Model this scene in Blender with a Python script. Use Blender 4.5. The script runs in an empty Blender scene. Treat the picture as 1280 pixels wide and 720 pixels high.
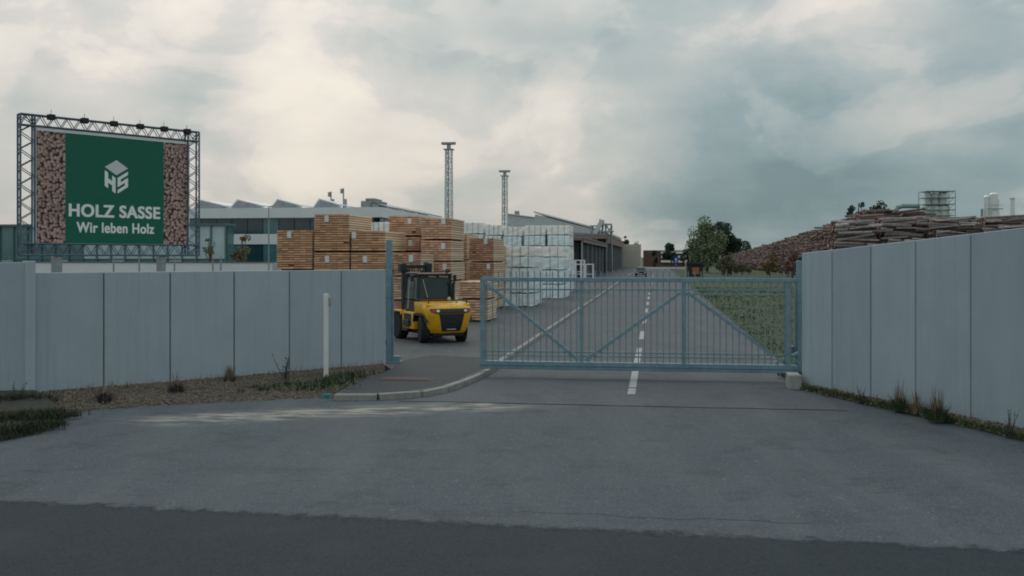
import bpy, bmesh, math, random
from mathutils import Vector, Matrix
rnd = random.Random(7)
scene = bpy.context.scene
C = scene.collection
R = math.radians

# ------------------------------------------------------------------ camera
F, CX, HZ, EYE = 1250.0, 640.0, 322.0, 3.0          # focal length and horizon in photo pixels, eye height
cam = bpy.data.cameras.new('camera'); cam_o = bpy.data.objects.new('camera', cam); C.objects.link(cam_o)
cam.sensor_width = 36; cam.lens = 36 * F / 1280; cam.shift_y = -(360 - HZ) / 1280
cam.clip_start = 0.1; cam.clip_end = 6000
cam_o.location = (0, 0, EYE); cam_o.rotation_euler = (R(90), 0, 0)
scene.camera = cam_o
scene.view_settings.view_transform = 'Standard'
try: scene.view_settings.look = 'None'
except Exception: pass
scene.view_settings.exposure = 0.0
scene.view_settings.gamma = 1.0
scene.cycles.filter_width = 1.9

# ------------------------------------------------------------------ sky and sun
SUN_AZ, SUN_EL = R(-9), R(38)      # azimuth left of the viewing axis, behind the clouds
w = bpy.data.worlds.new('World'); scene.world = w; w.use_nodes = True
nt = w.node_tree; nt.nodes.clear()
def N(t, **k):
    n = nt.nodes.new(t)
    for a, b in k.items(): setattr(n, a, b)
    return n
def L(a, b): nt.links.new(a, b)
def M_(op, a, b=None, c=None, clamp=False):
    n = N('ShaderNodeMath', operation=op); n.use_clamp = clamp
    for i, v in enumerate((a, b, c)):
        if v is None: continue
        if isinstance(v, (int, float)): n.inputs[i].default_value = v
        else: L(v, n.inputs[i])
    return n.outputs[0]
def pxdir(x, y):
    return Vector(((x - CX) / F, 1, (HZ - y) / F)).normalized()
tc = N('ShaderNodeTexCoord')
sky = N('ShaderNodeTexSky', sky_type='NISHITA'); sky.sun_disc = False
sky.sun_elevation = SUN_EL; sky.sun_rotation = SUN_AZ
sky.air_density = 1.0; sky.dust_density = 3.0
# direction, bent by noise so that the cloud masses have ragged edges
wn = N('ShaderNodeTexNoise'); wn.inputs['Scale'].default_value = 7.0; wn.inputs['Detail'].default_value = 5; wn.inputs['Roughness'].default_value = .6
L(tc.outputs['Generated'], wn.inputs['Vector'])
sub = N('ShaderNodeVectorMath', operation='SUBTRACT'); L(wn.outputs['Color'], sub.inputs[0]); sub.inputs[1].default_value = (.5, .5, .5)
scl = N('ShaderNodeVectorMath', operation='SCALE'); L(sub.outputs[0], scl.inputs[0]); scl.inputs['Scale'].default_value = .15
add = N('ShaderNodeVectorMath', operation='ADD'); L(tc.outputs['Generated'], add.inputs[0]); L(scl.outputs[0], add.inputs[1])
nrm = N('ShaderNodeVectorMath', operation='NORMALIZE'); L(add.outputs[0], nrm.inputs[0])
DIRW = nrm.outputs[0]
def blob(x, y, rad_px, amt):
    d = N('ShaderNodeVectorMath', operation='DOT_PRODUCT'); L(DIRW, d.inputs[0]); d.inputs[1].default_value = pxdir(x, y)
    k = 2.0 / (rad_px / F) ** 2
    e = M_('EXPONENT', M_('MULTIPLY', M_('SUBTRACT', d.outputs['Value'], 1.0), k))
    return M_('MULTIPLY', e, amt)
# flattened coordinates: a cloud deck seen in perspective
sep = N('ShaderNodeSeparateXYZ'); L(tc.outputs['Generated'], sep.inputs[0])
zc = M_('ADD', M_('MAXIMUM', sep.outputs[2], 0.0), .13)
com = N('ShaderNodeCombineXYZ'); L(M_('DIVIDE', sep.outputs[0], zc), com.inputs[0]); L(M_('DIVIDE', sep.outputs[1], zc), com.inputs[1])
n1 = N('ShaderNodeTexNoise'); n1.inputs['Scale'].default_value = .85; n1.inputs['Detail'].default_value = 7; n1.inputs['Roughness'].default_value = .5; n1.inputs['Distortion'].default_value = .5
L(com.outputs[0], n1.inputs['Vector'])
n2 = N('ShaderNodeTexNoise'); n2.inputs['Scale'].default_value = 6.0; n2.inputs['Detail'].default_value = 6; n2.inputs['Roughness'].default_value = .5
mp = N('ShaderNodeMapping'); mp.inputs['Scale'].default_value = (1, 1, 2.2); L(tc.outputs['Generated'], mp.inputs[0]); L(mp.outputs[0], n2.inputs['Vector'])
t = M_('ADD', .52, M_('MULTIPLY', M_('SUBTRACT', n1.outputs['Fac'], .5), .35))
t = M_('ADD', t, M_('MULTIPLY', M_('SUBTRACT', n2.outputs['Fac'], .5), .6))
for b in [(350, 190, 420, .30), (150, 70, 200, .08), (520, 140, 160, .06), (640, 165, 70, .10), (60, 90, 110, .05), (700, 195, 100, .16), (1070, 5, 70, .26), (30, 280, 60, .06),
          (245, 130, 70, -.30), (505, 42, 60, -.28), (640, 72, 80, -.26), (740, 85, 90, -.22), (560, 10, 120, -.06), (20, 90, 40, -.14), (480, 235, 70, -.08), (270, 245, 60, -.14), (590, 235, 60, -.12),
          (1010, 230, 120, -.42), (870, 222, 80, -.18), (1180, 235, 90, -.10), (1230, 190, 140, -.12), (900, 60, 160, .05), (1180, 60, 130, .05), (880, 270, 60, -.14), (1150, 120, 90, .06),
          (1090, 280, 70, .18), (760, 292, 80, .03), (930, 300, 60, .12)]:
    t = M_('ADD', t, blob(*b))
n3 = N('ShaderNodeTexNoise'); n3.inputs['Scale'].default_value = 5.5; n3.inputs['Detail'].default_value = 9; n3.inputs['Roughness'].default_value = .52; n3.inputs['Distortion'].default_value = .35
mp3 = N('ShaderNodeMapping'); mp3.inputs['Scale'].default_value = (1, 1, 1.9); mp3.inputs['Location'].default_value = (3.1, .4, 1.7); L(tc.outputs['Generated'], mp3.inputs[0]); L(mp3.outputs[0], n3.inputs['Vector'])
def puff(lo, hi):
    m = N('ShaderNodeMapRange', interpolation_type='SMOOTHSTEP'); m.inputs['From Min'].default_value = lo; m.inputs['From Max'].default_value = hi; L(n3.outputs['Fac'], m.inputs[0]); return m.outputs[0]
t = M_('ADD', t, M_('MULTIPLY', M_('SUBTRACT', puff(.42, .60), .5), .19))
t = M_('ADD', t, M_('MULTIPLY', M_('SUBTRACT', puff(.50, .53), .5), .05))
ramp = N('ShaderNodeValToRGB'); cr = ramp.color_ramp
cr.elements[0].position = 0.0; cr.elements[0].color = (.150, .250, .285, 1)
cr.elements[1].position = 1.0; cr.elements[1].color = (.83, .775, .685, 1)
for p, c in ((.25, (.25, .345, .37)), (.5, (.42, .475, .47)), (.75, (.62, .605, .575))):
    e = cr.elements.new(p); e.color = (*c, 1)
L(t, ramp.inputs[0])
up = N('ShaderNodeVectorMath', operation='SCALE'); L(ramp.outputs[0], up.inputs[0]); L(M_('ADD', 8.7, M_('MULTIPLY', M_('MAXIMUM', sep.outputs[2], 0.0), 8.0)), up.inputs['Scale'])   # an overcast sky is brighter overhead
mx = N('ShaderNodeMixRGB'); mx.inputs[0].default_value = .93; L(sky.outputs[0], mx.inputs[1]); L(up.outputs[0], mx.inputs[2])
bg = N('ShaderNodeBackground'); bg.inputs['Strength'].default_value = .1; L(mx.outputs[0], bg.inputs[0])
wo = N('ShaderNodeOutputWorld'); L(bg.outputs[0], wo.inputs[0])

sun = bpy.data.lights.new('sun', 'SUN'); sun.energy = .6; sun.angle = R(35); sun.color = (1, .95, .87)
sun_o = bpy.data.objects.new('sun', sun); C.objects.link(sun_o)
sd = Vector((math.sin(SUN_AZ) * math.cos(SUN_EL), math.cos(SUN_AZ) * math.cos(SUN_EL), math.sin(SUN_EL)))
sun_o.rotation_euler = (-sd).to_track_quat('-Z', 'Y').to_euler(); sun_o.location = (0, 0, 60)

# ------------------------------------------------------------------ placing helpers
def P(x, y, Y):                                   # point seen at a photo pixel, at depth Y
    return Vector(((x - CX) / F * Y, Y, EYE - (y - HZ) / F * Y))
def G(x, y, z=0.0):                               # the ground point (height z) under a pixel
    Y = F * (EYE - z) / (y - HZ)
    return Vector(((x - CX) / F * Y, Y, z))
RA = math.atan(.144)                              # the drive runs a little to the right of the view axis
U = Vector((math.sin(RA), math.cos(RA), 0)); V = Vector((math.cos(RA), -math.sin(RA), 0))
G0 = Vector((-.8, 25.3, 0))                       # ground point at the free end of the gate
def RW(u, v, z=0.0): return G0 + U * u + V * v + Vector((0, 0, z))
def v_at(x, u):                                   # how far right of the kerb line, for a pixel column at distance u
    t = (x - CX) / F; a = G0 + U * u
    return (t * a.y - a.x) / (V.x - t * V.y)
def z_at(y, u, v):
    return EYE - (y - HZ) / F * RW(u, v).y
RZ = -RA                                          # rotation of things square to the drive: local x = V, local y = U

# ------------------------------------------------------------------ mesh helpers
class MB:
    def __init__(s): s.v, s.f, s.m = [], [], []
    def add(s, vs, fs, m=0):
        o = len(s.v); s.v += [tuple(p) for p in vs]; s.f += [[i + o for i in f] for f in fs]; s.m += [m] * len(fs); return s
    def box(s, x0, x1, y0, y1, z0, z1, m=0):
        vs = [(x, y, z) for z in (z0, z1) for y in (y0, y1) for x in (x0, x1)]
        return s.add(vs, [(0, 2, 3, 1), (4, 5, 7, 6), (0, 1, 5, 4), (2, 6, 7, 3), (0, 4, 6, 2), (1, 3, 7, 5)], m)
    def obox(s, c, hx, hy, hz, mat3, m=0):        # box with its own axes
        c = Vector(c)
        vs = [c + mat3 @ Vector((sx * hx, sy * hy, sz * hz)) for sz in (-1, 1) for sy in (-1, 1) for sx in (-1, 1)]
        return s.add(vs, [(0, 2, 3, 1), (4, 5, 7, 6), (0, 1, 5, 4), (2, 6, 7, 3), (0, 4, 6, 2), (1, 3, 7, 5)], m)
    def tube(s, a, b, r0, r1=None, n=6, m=0, cap=True, mcap=None, square=False):
        a, b = Vector(a), Vector(b); r1 = r0 if r1 is None else r1
        d = b - a
        if d.length < 1e-6: return s
        q = d.to_track_quat('Z', 'Y').to_matrix()
        if square: n = 4
        ph = math.pi / 4 if square else 0
        k = math.sqrt(2) if square else 1
        ring = [(math.cos(2 * math.pi * i / n + ph) * k, math.sin(2 * math.pi * i / n + ph) * k) for i in range(n)]
        vs = [a + q @ Vector((x * r0, y * r0, 0)) for x, y in ring] + [b + q @ Vector((x * r1, y * r1, 0)) for x, y in ring]
        s.add(vs, [(i, (i + 1) % n, n + (i + 1) % n, n + i) for i in range(n)], m)
        if cap:
            o = len(s.v) - 2 * n
            s.f += [[o + i for i in reversed(range(n))], [o + n + i for i in range(n)]]
            s.m += [m if mcap is None else mcap] * 2
        return s
    def lathe(s, prof, n=20, axis='z', c=(0, 0, 0), m=0):
        c = Vector(c); vs = []
        for r, h in prof:
            for i in range(n):
                a = 2 * math.pi * i / n; x, y = r * math.cos(a), r * math.sin(a)
                vs.append(c + (Vector((x, y, h)) if axis == 'z' else Vector((x, h, y)) if axis == 'y' else Vector((h, x, y))))
        k = len(prof)
        fs = [(j * n + i, j * n + (i + 1) % n, (j + 1) * n + (i + 1) % n, (j + 1) * n + i) for j in range(k - 1) for i in range(n)]
        fs += [tuple(reversed(range(n))), tuple(range((k - 1) * n, k * n))]
        return s.add(vs, fs, m)
    def prism(s, poly, z0, z1, m=0):              # polygon in xy, extruded in z
        n = len(poly)
        vs = [(p[0], p[1], z0) for p in poly] + [(p[0], p[1], z1) for p in poly]
        fs = [tuple(reversed(range(n))), tuple(range(n, 2 * n))] + [(i, (i + 1) % n, n + (i + 1) % n, n + i) for i in range(n)]
        return s.add(vs, fs, m)
    def prism_y(s, poly, y0, y1, m=0):            # polygon in xz, extruded in y
        n = len(poly)
        vs = [(p[0], y0, p[1]) for p in poly] + [(p[0], y1, p[1]) for p in poly]
        fs = [tuple(range(n)), tuple(reversed(range(n, 2 * n)))] + [(i, n + i, n + (i + 1) % n, (i + 1) % n) for i in range(n)]
        return s.add(vs, fs, m)
    def mesh(s, name, mats, smooth=False, fix=True, bevel=0.0, seg=2):
        me = bpy.data.meshes.new(name); me.from_pydata(s.v, [], s.f)
        for k in (mats if isinstance(mats, (list, tuple)) else [mats]): me.materials.append(MAT[k])
        me.polygons.foreach_set('material_index', s.m)
        if fix or bevel:
            bm = bmesh.new(); bm.from_mesh(me)
            if bevel:
                bmesh.ops.remove_doubles(bm, verts=bm.verts, dist=1e-5)
                es = [e for e in bm.edges if len(e.link_faces) == 2 and e.calc_face_angle(0) > .5]
                bmesh.ops.bevel(bm, geom=es, offset=bevel, segments=seg, affect='EDGES', profile=.5, clamp_overlap=True)
            bmesh.ops.recalc_face_normals(bm, faces=bm.faces); bm.to_mesh(me); bm.free()
        if smooth:
            me.polygons.foreach_set('use_smooth', [True] * len(me.polygons))
            try: me.set_sharp_from_angle(angle=R(38))
            except Exception: pass
        me.update(); return me

def link(name, data, parent=None, loc=None, rz=None):
    o = bpy.data.objects.new(name, data); C.objects.link(o)
    if parent is not None: o.parent = parent
    if loc is not None: o.location = loc
    if rz is not None: o.rotation_euler = (0, 0, rz)
    return o
def tag(o, label, cat, group=None):
    o['label'] = label; o['category'] = cat
    if group: o['group'] = group
    return o
def thing(name, label, cat, loc=(0, 0, 0), rz=0, group=None):
    return tag(link(name, None, None, loc, rz), label, cat, group)
def part(name, mb, mats, parent, stuff=False, loc=None, rz=None, **k):
    me = mb if isinstance(mb, bpy.types.Mesh) else mb.mesh(name, mats, **k)
    o = link(name, me, parent, loc, rz)
    if stuff: o['kind'] = 'stuff'
    return o
def single(name, mb, mats, label, cat, loc=(0, 0, 0), rz=0, group=None, **k):
    return tag(link(name, mb.mesh(name, mats, **k), None, loc, rz), label, cat, group)
def struct(name, mb, mats, kind='structure', **k):
    o = link(name, mb.mesh(name, mats, **k)); o['kind'] = kind; return o

# ------------------------------------------------------------------ materials
MAT = {}
def mat(key, col, rough=.8, var=.12, scale=3.0, detail=6, bump=0.0, bscale=40.0, metal=0.0, coord='Object', col2=None, spec=.4, island=0.0, extra=None, stretch=None):
    m = bpy.data.materials.new(key); m.use_nodes = True; MAT[key] = m
    nt = m.node_tree; b = nt.nodes['Principled BSDF']
    b.inputs['Roughness'].default_value = rough; b.inputs['Metallic'].default_value = metal
    b.inputs['Specular IOR Level'].default_value = spec
    tc = nt.nodes.new('ShaderNodeTexCoord')
    if coord == 'World':
        src = nt.nodes.new('ShaderNodeNewGeometry').outputs['Position']
    else: src = tc.outputs[coord]
    if stretch:
        mp = nt.nodes.new('ShaderNodeMapping'); mp.inputs['Scale'].default_value = stretch
        nt.links.new(src, mp.inputs[0]); src = mp.outputs[0]
    no = nt.nodes.new('ShaderNodeTexNoise'); no.inputs['Scale'].default_value = scale; no.inputs['Detail'].default_value = detail; no.inputs['Roughness'].default_value = .62
    nt.links.new(src, no.inputs['Vector'])
    rp = nt.nodes.new('ShaderNodeValToRGB'); rp.color_ramp.elements[0].position = .3; rp.color_ramp.elements[1].position = .72
    c2 = col2 or tuple(min(1, c * (1 + var)) for c in col)
    c1 = tuple(c * (1 - var) for c in col)
    rp.color_ramp.elements[0].color = (*c1, 1); rp.color_ramp.elements[1].color = (*c2, 1)
    nt.links.new(no.outputs['Fac'], rp.inputs[0])
    out = rp.outputs[0]
    if island:
        ge = nt.nodes.new('ShaderNodeNewGeometry')
        mr = nt.nodes.new('ShaderNodeMapRange'); mr.inputs['To Min'].default_value = 1 - island; mr.inputs['To Max'].default_value = 1 + island
        nt.links.new(ge.outputs['Random Per Island'], mr.inputs[0])
        sc = nt.nodes.new('ShaderNodeVectorMath'); sc.operation = 'SCALE'
        nt.links.new(out, sc.inputs[0]); nt.links.new(mr.outputs[0], sc.inputs['Scale']); out = sc.outputs[0]
    if extra: out = extra(nt, out, src)
    nt.links.new(out, b.inputs['Base Color'])
    if bump:
        bn = nt.nodes.new('ShaderNodeTexNoise'); bn.inputs['Scale'].default_value = bscale; bn.inputs['Detail'].default_value = 4
        nt.links.new(src, bn.inputs['Vector'])
        bp = nt.nodes.new('ShaderNodeBump'); bp.inputs['Strength'].default_value = bump; bp.inputs['Distance'].default_value = .02
        nt.links.new(bn.outputs['Fac'], bp.inputs['Height']); nt.links.new(bp.outputs[0], b.inputs['Normal'])
    return m
def mixcol(nt, fac, a, col, mode='MIX'):
    n = nt.nodes.new('ShaderNodeMixRGB'); n.blend_type = mode
    if isinstance(fac, (int, float)): n.inputs[0].default_value = fac
    else: nt.links.new(fac, n.inputs[0])
    nt.links.new(a, n.inputs[1])
    if isinstance(col, tuple): n.inputs[2].default_value = (*col, 1)
    else: nt.links.new(col, n.inputs[2])
    return n.outputs[0]
def noise_mask(nt, src, scale, lo, hi, detail=5, stretch=None, rough=.6):
    if stretch:
        mp = nt.nodes.new('ShaderNodeMapping'); mp.inputs['Scale'].default_value = stretch
        mp.inputs['Rotation'].default_value = (0, 0, RA)
        nt.links.new(src, mp.inputs[0]); src = mp.outputs[0]
    no = nt.nodes.new('ShaderNodeTexNoise'); no.inputs['Scale'].default_value = scale; no.inputs['Detail'].default_value = detail; no.inputs['Roughness'].default_value = rough
    nt.links.new(src, no.inputs['Vector'])
    mr = nt.nodes.new('ShaderNodeMapRange'); mr.inputs['From Min'].default_value = lo; mr.inputs['From Max'].default_value = hi
    nt.links.new(no.outputs['Fac'], mr.inputs[0]); return mr.outputs[0]
def mth(nt, op, a, b):
    n = nt.nodes.new('ShaderNodeMath'); n.operation = op; n.use_clamp = op != 'SUBTRACT'
    for i, v in enumerate((a, b)):
        if isinstance(v, (int, float)): n.inputs[i].default_value = v
        else: nt.links.new(v, n.inputs[i])
    return n.outputs[0]
def asphalt_extra(dust):
    def f(nt, out, src):
        # pale stones in the binder, worn tracks, oily and sandy patches
        vo = nt.nodes.new('ShaderNodeTexVoronoi'); vo.inputs['Scale'].default_value = 17; nt.links.new(src, vo.inputs['Vector'])
        mr = nt.nodes.new('ShaderNodeMapRange'); mr.inputs['From Min'].default_value = .30; mr.inputs['From Max'].default_value = .10; nt.links.new(vo.outputs['Distance'], mr.inputs[0])
        sp = mth(nt, 'MULTIPLY', mr.outputs[0], noise_mask(nt, src, 5, .52, .70))
        out = mixcol(nt, mth(nt, 'MULTIPLY', noise_mask(nt, src, .45, .46, .66, 8, (1.8, .30, 1), .68), .55), out, (.118, .136, .150))
        out = mixcol(nt, mth(nt, 'MULTIPLY', noise_mask(nt, src, .8, .52, .68, 9, None, .68), .55), out, (.042, .050, .058))
        out = mixcol(nt, mth(nt, 'MULTIPLY', noise_mask(nt, src, 3.0, .54, .68, 8, (.5, 1.6, 1), .7), .40), out, (.040, .047, .054))
        out = mixcol(nt, mth(nt, 'MULTIPLY', noise_mask(nt, src, 11, .56, .68, 4), .35), out, (.165, .175, .18))
        out = mixcol(nt, mth(nt, 'MULTIPLY', sp, .75), out, (.36, .37, .36))
        if dust:
            ln = nt.nodes.new('ShaderNodeSeparateXYZ'); nt.links.new(src, ln.inputs[0])
            # dry sand washed to the edge of the entrance, along a line from A to B
            A, B = G(150, 528), G(640, 506)
            d = (B - A).normalized(); nrm_ = Vector((-d.y, d.x, 0))
            def lin(vec, c0):
                n = nt.nodes.new('ShaderNodeVectorMath'); n.operation = 'DOT_PRODUCT'; nt.links.new(src, n.inputs[0]); n.inputs[1].default_value = vec
                return mth(nt, 'SUBTRACT', n.outputs['Value'], c0)
            across = lin(nrm_, nrm_.dot(A)); along = lin(d, d.dot(A))
            ab = nt.nodes.new('ShaderNodeMath'); ab.operation = 'ABSOLUTE'; nt.links.new(across, ab.inputs[0])
            m1 = nt.nodes.new('ShaderNodeMapRange'); m1.interpolation_type = 'SMOOTHSTEP'; m1.inputs['From Min'].default_value = 1.0; m1.inputs['From Max'].default_value = .1; nt.links.new(ab.outputs[0], m1.inputs[0])
            m2 = nt.nodes.new('ShaderNodeMapRange'); m2.interpolation_type = 'SMOOTHSTEP'; m2.inputs['From Min'].default_value = -.5; m2.inputs['From Max'].default_value = 1.5; nt.links.new(along, m2.inputs[0])
            m3 = nt.nodes.new('ShaderNodeMapRange'); m3.interpolation_type = 'SMOOTHSTEP'; m3.inputs['From Min'].default_value = 8.6; m3.inputs['From Max'].default_value = 6.6; nt.links.new(along, m3.inputs[0])
            k = mth(nt, 'MULTIPLY', mth(nt, 'MULTIPLY', m1.outputs[0], m2.outputs[0]), m3.outputs[0])
            k = mth(nt, 'MULTIPLY', k, noise_mask(nt, src, 1.5, .42, .62, 7, (.7, 2.2, 1)))
            out = mixcol(nt, mth(nt, 'MULTIPLY', k, .85), out, (.46, .43, .37))
        return out
    return f
mat('asphalt', (.078, .096, .113), .88, .45, 30, bump=.25, bscale=90, coord='World', extra=asphalt_extra(True), spec=.3)
mat('asphalt_road', (.086, .098, .112), .85, .35, 30, bump=.2, bscale=80, coord='World', extra=asphalt_extra(False), spec=.3)
mat('asphalt_dark', (.021, .032, .041), .85, .5, 30, bump=.25, bscale=90, coord='World', extra=lambda nt, o, s: mixcol(nt, mth(nt, 'MULTIPLY', noise_mask(nt, s, .8, .5, .75, 6), .45), o, (.042, .053, .062)), spec=.3)
mat('asphalt_yard', (.084, .089, .098), .85, .16, 30, bump=.2, bscale=80, coord='World', extra=asphalt_extra(False), spec=.3)
mat('asphalt_patch', (.050, .056, .064), .85, .4, 30, bump=.2, bscale=80, coord='World', spec=.3)
mat('crack', (.03, .03, .03), .9)
mat('line_paint', (.36, .37, .37), .7, .12, 9, extra=lambda nt, o, s: mixcol(nt, mth(nt, 'MULTIPLY', noise_mask(nt, s, 7, .5, .7, 7), .75), o, (.16, .16, .16)), coord='World')
def grime(nt, o, s):
    o = mixcol(nt, mth(nt, 'MULTIPLY', noise_mask(nt, s, .8, .45, .75, 7, (3, 3, .5)), .30), o, (.30, .365, .41))
    o = mixcol(nt, mth(nt, 'MULTIPLY', noise_mask(nt, s, 1.0, .52, .70, 6, (9, 9, .28)), .30), o, (.25, .30, .33))
    oi = nt.nodes.new('ShaderNodeObjectInfo'); mr = nt.nodes.new('ShaderNodeMapRange'); mr.inputs['To Min'].default_value = .93; mr.inputs['To Max'].default_value = 1.06; nt.links.new(oi.outputs['Random'], mr.inputs[0])
    sc = nt.nodes.new('ShaderNodeVectorMath'); sc.operation = 'SCALE'; nt.links.new(o, sc.inputs[0]); nt.links.new(mr.outputs[0], sc.inputs['Scale']); o = sc.outputs[0]
    return mixcol(nt, mth(nt, 'MULTIPLY', noise_mask(nt, s, 3.5, .58, .75, 7), .22), o, (.44, .51, .555))
mat('concrete_panel', (.375, .45, .505), .85, .05, 1.2, bump=.12, bscale=60, extra=grime, coord='World')
mat('concrete_joint', (.12, .14, .15), .9)
mat('kerb_concrete', (.29, .285, .268), .9, .22, 7, bump=.3, bscale=40, coord='World')
mat('block_concrete', (.34, .35, .34), .9, .15, 6, bump=.2)
mat('galv_blue', (.185, .295, .35), .5, .2, 7, metal=.25, spec=.5)
mat('galv_dark', (.10, .15, .19), .5, .12, 6, metal=.3)
mat('steel_grey', (.30, .34, .36), .5, .12, 6, metal=.4)
mat('white_paint', (.70, .72, .71), .5, .08, 4)
mat('black_plastic', (.012, .013, .015), .45, .2, 8)
mat('gravel', (.12, .105, .085), .95, .35, 28, bump=.8, bscale=26, coord='World')
mat('stone', (.165, .135, .11), .9, .2, 12, island=.45)
mat('soil', (.055, .052, .043), .95, .35, 8, bump=.6, bscale=16, coord='World')
mat('terrain', (.085, .082, .055), .95, .3, .8, bump=.4, bscale=6, coord='World')
mat('grass_ground', (.042, .066, .022), .95, .4, 1.6, bump=.7, bscale=9, coord='World', col2=(.068, .094, .034))
mat('grass_blade', (.064, .098, .032), .8, .3, 3, island=.5)
mat('verge_grass', (.040, .048, .028), .85, .4, 2, island=.6)
mat('weed', (.045, .075, .035), .8, .3, 3, island=.5)
mat('straw', (.24, .18, .11), .9, .3, 4, island=.4)
mat('dry_stem', (.06, .05, .05), .9, .3, 4, island=.4)
mat('bark', (.10, .08, .065), .95, .3, 8, bump=.5, bscale=20)
mat('leaf_pale', (.17, .215, .12), .75, .25, 2, island=.45)
mat('leaf_dark', (.038, .070, .046), .8, .3, 2, island=.5)
mat('leaf_olive', (.16, .15, .085), .8, .3, 2, island=.45)
mat('leaf_yellow', (.19, .15, .07), .8, .3, 2, island=.4)
mat('twig_red', (.17, .085, .07), .85, .3, 2, island=.4)
mat('lumber_brown', (.64, .37, .215), .8, .22, 4, island=.28, stretch=(6, 1, 6))
mat('lumber_pink', (.68, .42, .29), .8, .2, 4, island=.25, stretch=(6, 1, 6))
mat('lumber_dark', (.56, .33, .225), .8, .25, 4, island=.3, stretch=(6, 1, 6))
mat('lumber_side', (.74, .58, .42), .8, .15, 4, island=.18, stretch=(6, .5, 6))
mat('bearer', (.17, .085, .055), .9, .3, 5)
mat('paper', (.72, .75, .76), .6, .04, 4)
def ink(nt, o, s): return mixcol(nt, mth(nt, 'MULTIPLY', noise_mask(nt, s, 14, .5, .56, 3, (.4, 1, 3)), .5), o, (.25, .27, .3))
mat('film', (.82, .92, .95), .38, .10, 3, bump=.7, bscale=9, extra=lambda nt, o, s: mixcol(nt, mth(nt, 'MULTIPLY', noise_mask(nt, s, 1.7, .48, .62, 6, (1, 1, 2.5)), .7), o, (.62, .75, .80)), spec=.5, island=0)
mat('film_top', (.93, .93, .89), .4, .08, 4, bump=.6, bscale=9)
mat('strap', (.10, .13, .14), .5)
mat('lift_yellow', (.76, .39, .008), .38, .12, 5, spec=.5, extra=lambda nt, o, s: mixcol(nt, mth(nt, 'MULTIPLY', noise_mask(nt, s, 3, .52, .75, 8), .5), o, (.30, .19, .05)))
mat('lift_black', (.022, .026, .030), .45, .2, 6)
mat('lift_grey', (.04, .055, .062), .5, .2, 5, metal=.3)
mat('lift_red', (.35, .02, .02), .4)
mat('lift_cream', (.62, .56, .42), .5)
mat('tyre', (.020, .021, .023), .85, .3, 10, bump=.3)
mat('rim', (.30, .20, .03), .5)
mat('cab_glass', (.012, .042, .044), .1, .25, 2, spec=.45)
mat('lamp_red', (.45, .03, .03), .25)
mat('lamp_white', (.75, .72, .68), .25)
mat('sign_green', (.002, .125, .075), .55, .04, 2)
mat('sign_white', (.82, .85, .84), .55, .03, 2)
mat('sign_grey', (.62, .66, .66), .55, .03, 2)
def logs_print(key, k):
    m = bpy.data.materials.new(key); m.use_nodes = True; MAT[key] = m
    nt = m.node_tree; b = nt.nodes['Principled BSDF']; b.inputs['Roughness'].default_value = .55
    tc = nt.nodes.new('ShaderNodeTexCoord'); vo = nt.nodes.new('ShaderNodeTexVoronoi'); vo.inputs['Scale'].default_value = k; vo.inputs['Randomness'].default_value = .95
    vo.voronoi_dimensions = '2D'; sx = nt.nodes.new('ShaderNodeSeparateXYZ'); cx = nt.nodes.new('ShaderNodeCombineXYZ'); nt.links.new(tc.outputs['Object'], sx.inputs[0]); nt.links.new(sx.outputs[0], cx.inputs[0]); nt.links.new(sx.outputs[2], cx.inputs[1]); nt.links.new(cx.outputs[0], vo.inputs['Vector'])
    wv = nt.nodes.new('ShaderNodeValToRGB'); e = wv.color_ramp.elements
    e[0].position = 0; e[0].color = (.40, .24, .2, 1); e[1].position = 1; e[1].color = (.012, .010, .012, 1)
    for p, c in ((.20, (.52, .36, .31)), (.30, (.34, .20, .17)), (.40, (.50, .33, .29)), (.50, (.36, .22, .20)), (.53, (.10, .06, .056)), (.62, (.03, .022, .024))):
        x = e.new(p); x.color = (*c, 1)
    nt.links.new(vo.outputs['Distance'], wv.inputs[0])
    sp = nt.nodes.new('ShaderNodeSeparateColor'); nt.links.new(vo.outputs['Color'], sp.inputs[0])
    mr = nt.nodes.new('ShaderNodeMapRange'); mr.inputs['To Min'].default_value = .55; mr.inputs['To Max'].default_value = 1.25; nt.links.new(sp.outputs[0], mr.inputs[0])
    sc = nt.nodes.new('ShaderNodeVectorMath'); sc.operation = 'SCALE'; nt.links.new(wv.outputs[0], sc.inputs[0]); nt.links.new(mr.outputs[0], sc.inputs['Scale'])
    nt.links.new(sc.outputs[0], b.inputs['Base Color'])
logs_print('logs_print', 13)
def per_object(nt, o, s):
    oi = nt.nodes.new('ShaderNodeObjectInfo'); mr = nt.nodes.new('ShaderNodeMapRange'); mr.inputs['To Min'].default_value = .30; mr.inputs['To Max'].default_value = 1.65; nt.links.new(oi.outputs['Random'], mr.inputs[0])
    sc = nt.nodes.new('ShaderNodeVectorMath'); sc.operation = 'SCALE'; nt.links.new(o, sc.inputs[0]); nt.links.new(mr.outputs[0], sc.inputs['Scale']); return sc.outputs[0]
mat('log_bark', (.30, .262, .258), .92, .35, 3, bump=.6, bscale=12, extra=per_object)
mat('core_bark', (.215, .165, .155), .92, .35, 3, bump=.6, bscale=12, island=.65)  # darker than log_bark: shade of the gaps between front logs, put into the colour
mat('log_end', (.44, .28, .23), .85, .25, 5, island=.35)
mat('facade_white', (.74, .77, .77), .6, .04, 1)
mat('facade_grey', (.50, .54, .55), .6, .06, 1)
mat('facade_cream', (.50, .48, .42), .7, .08, 1)
mat('facade_brown', (.14, .075, .06), .8, .15, 2)
mat('glass_dark', (.016, .055, .068), .1, .5, .35, spec=.8)
mat('glass_teal', (.07, .185, .195), .12, .35, .3, spec=.8)
mat('glass_pale', (.42, .55, .56), .15, .2, .4, spec=.7)
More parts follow.
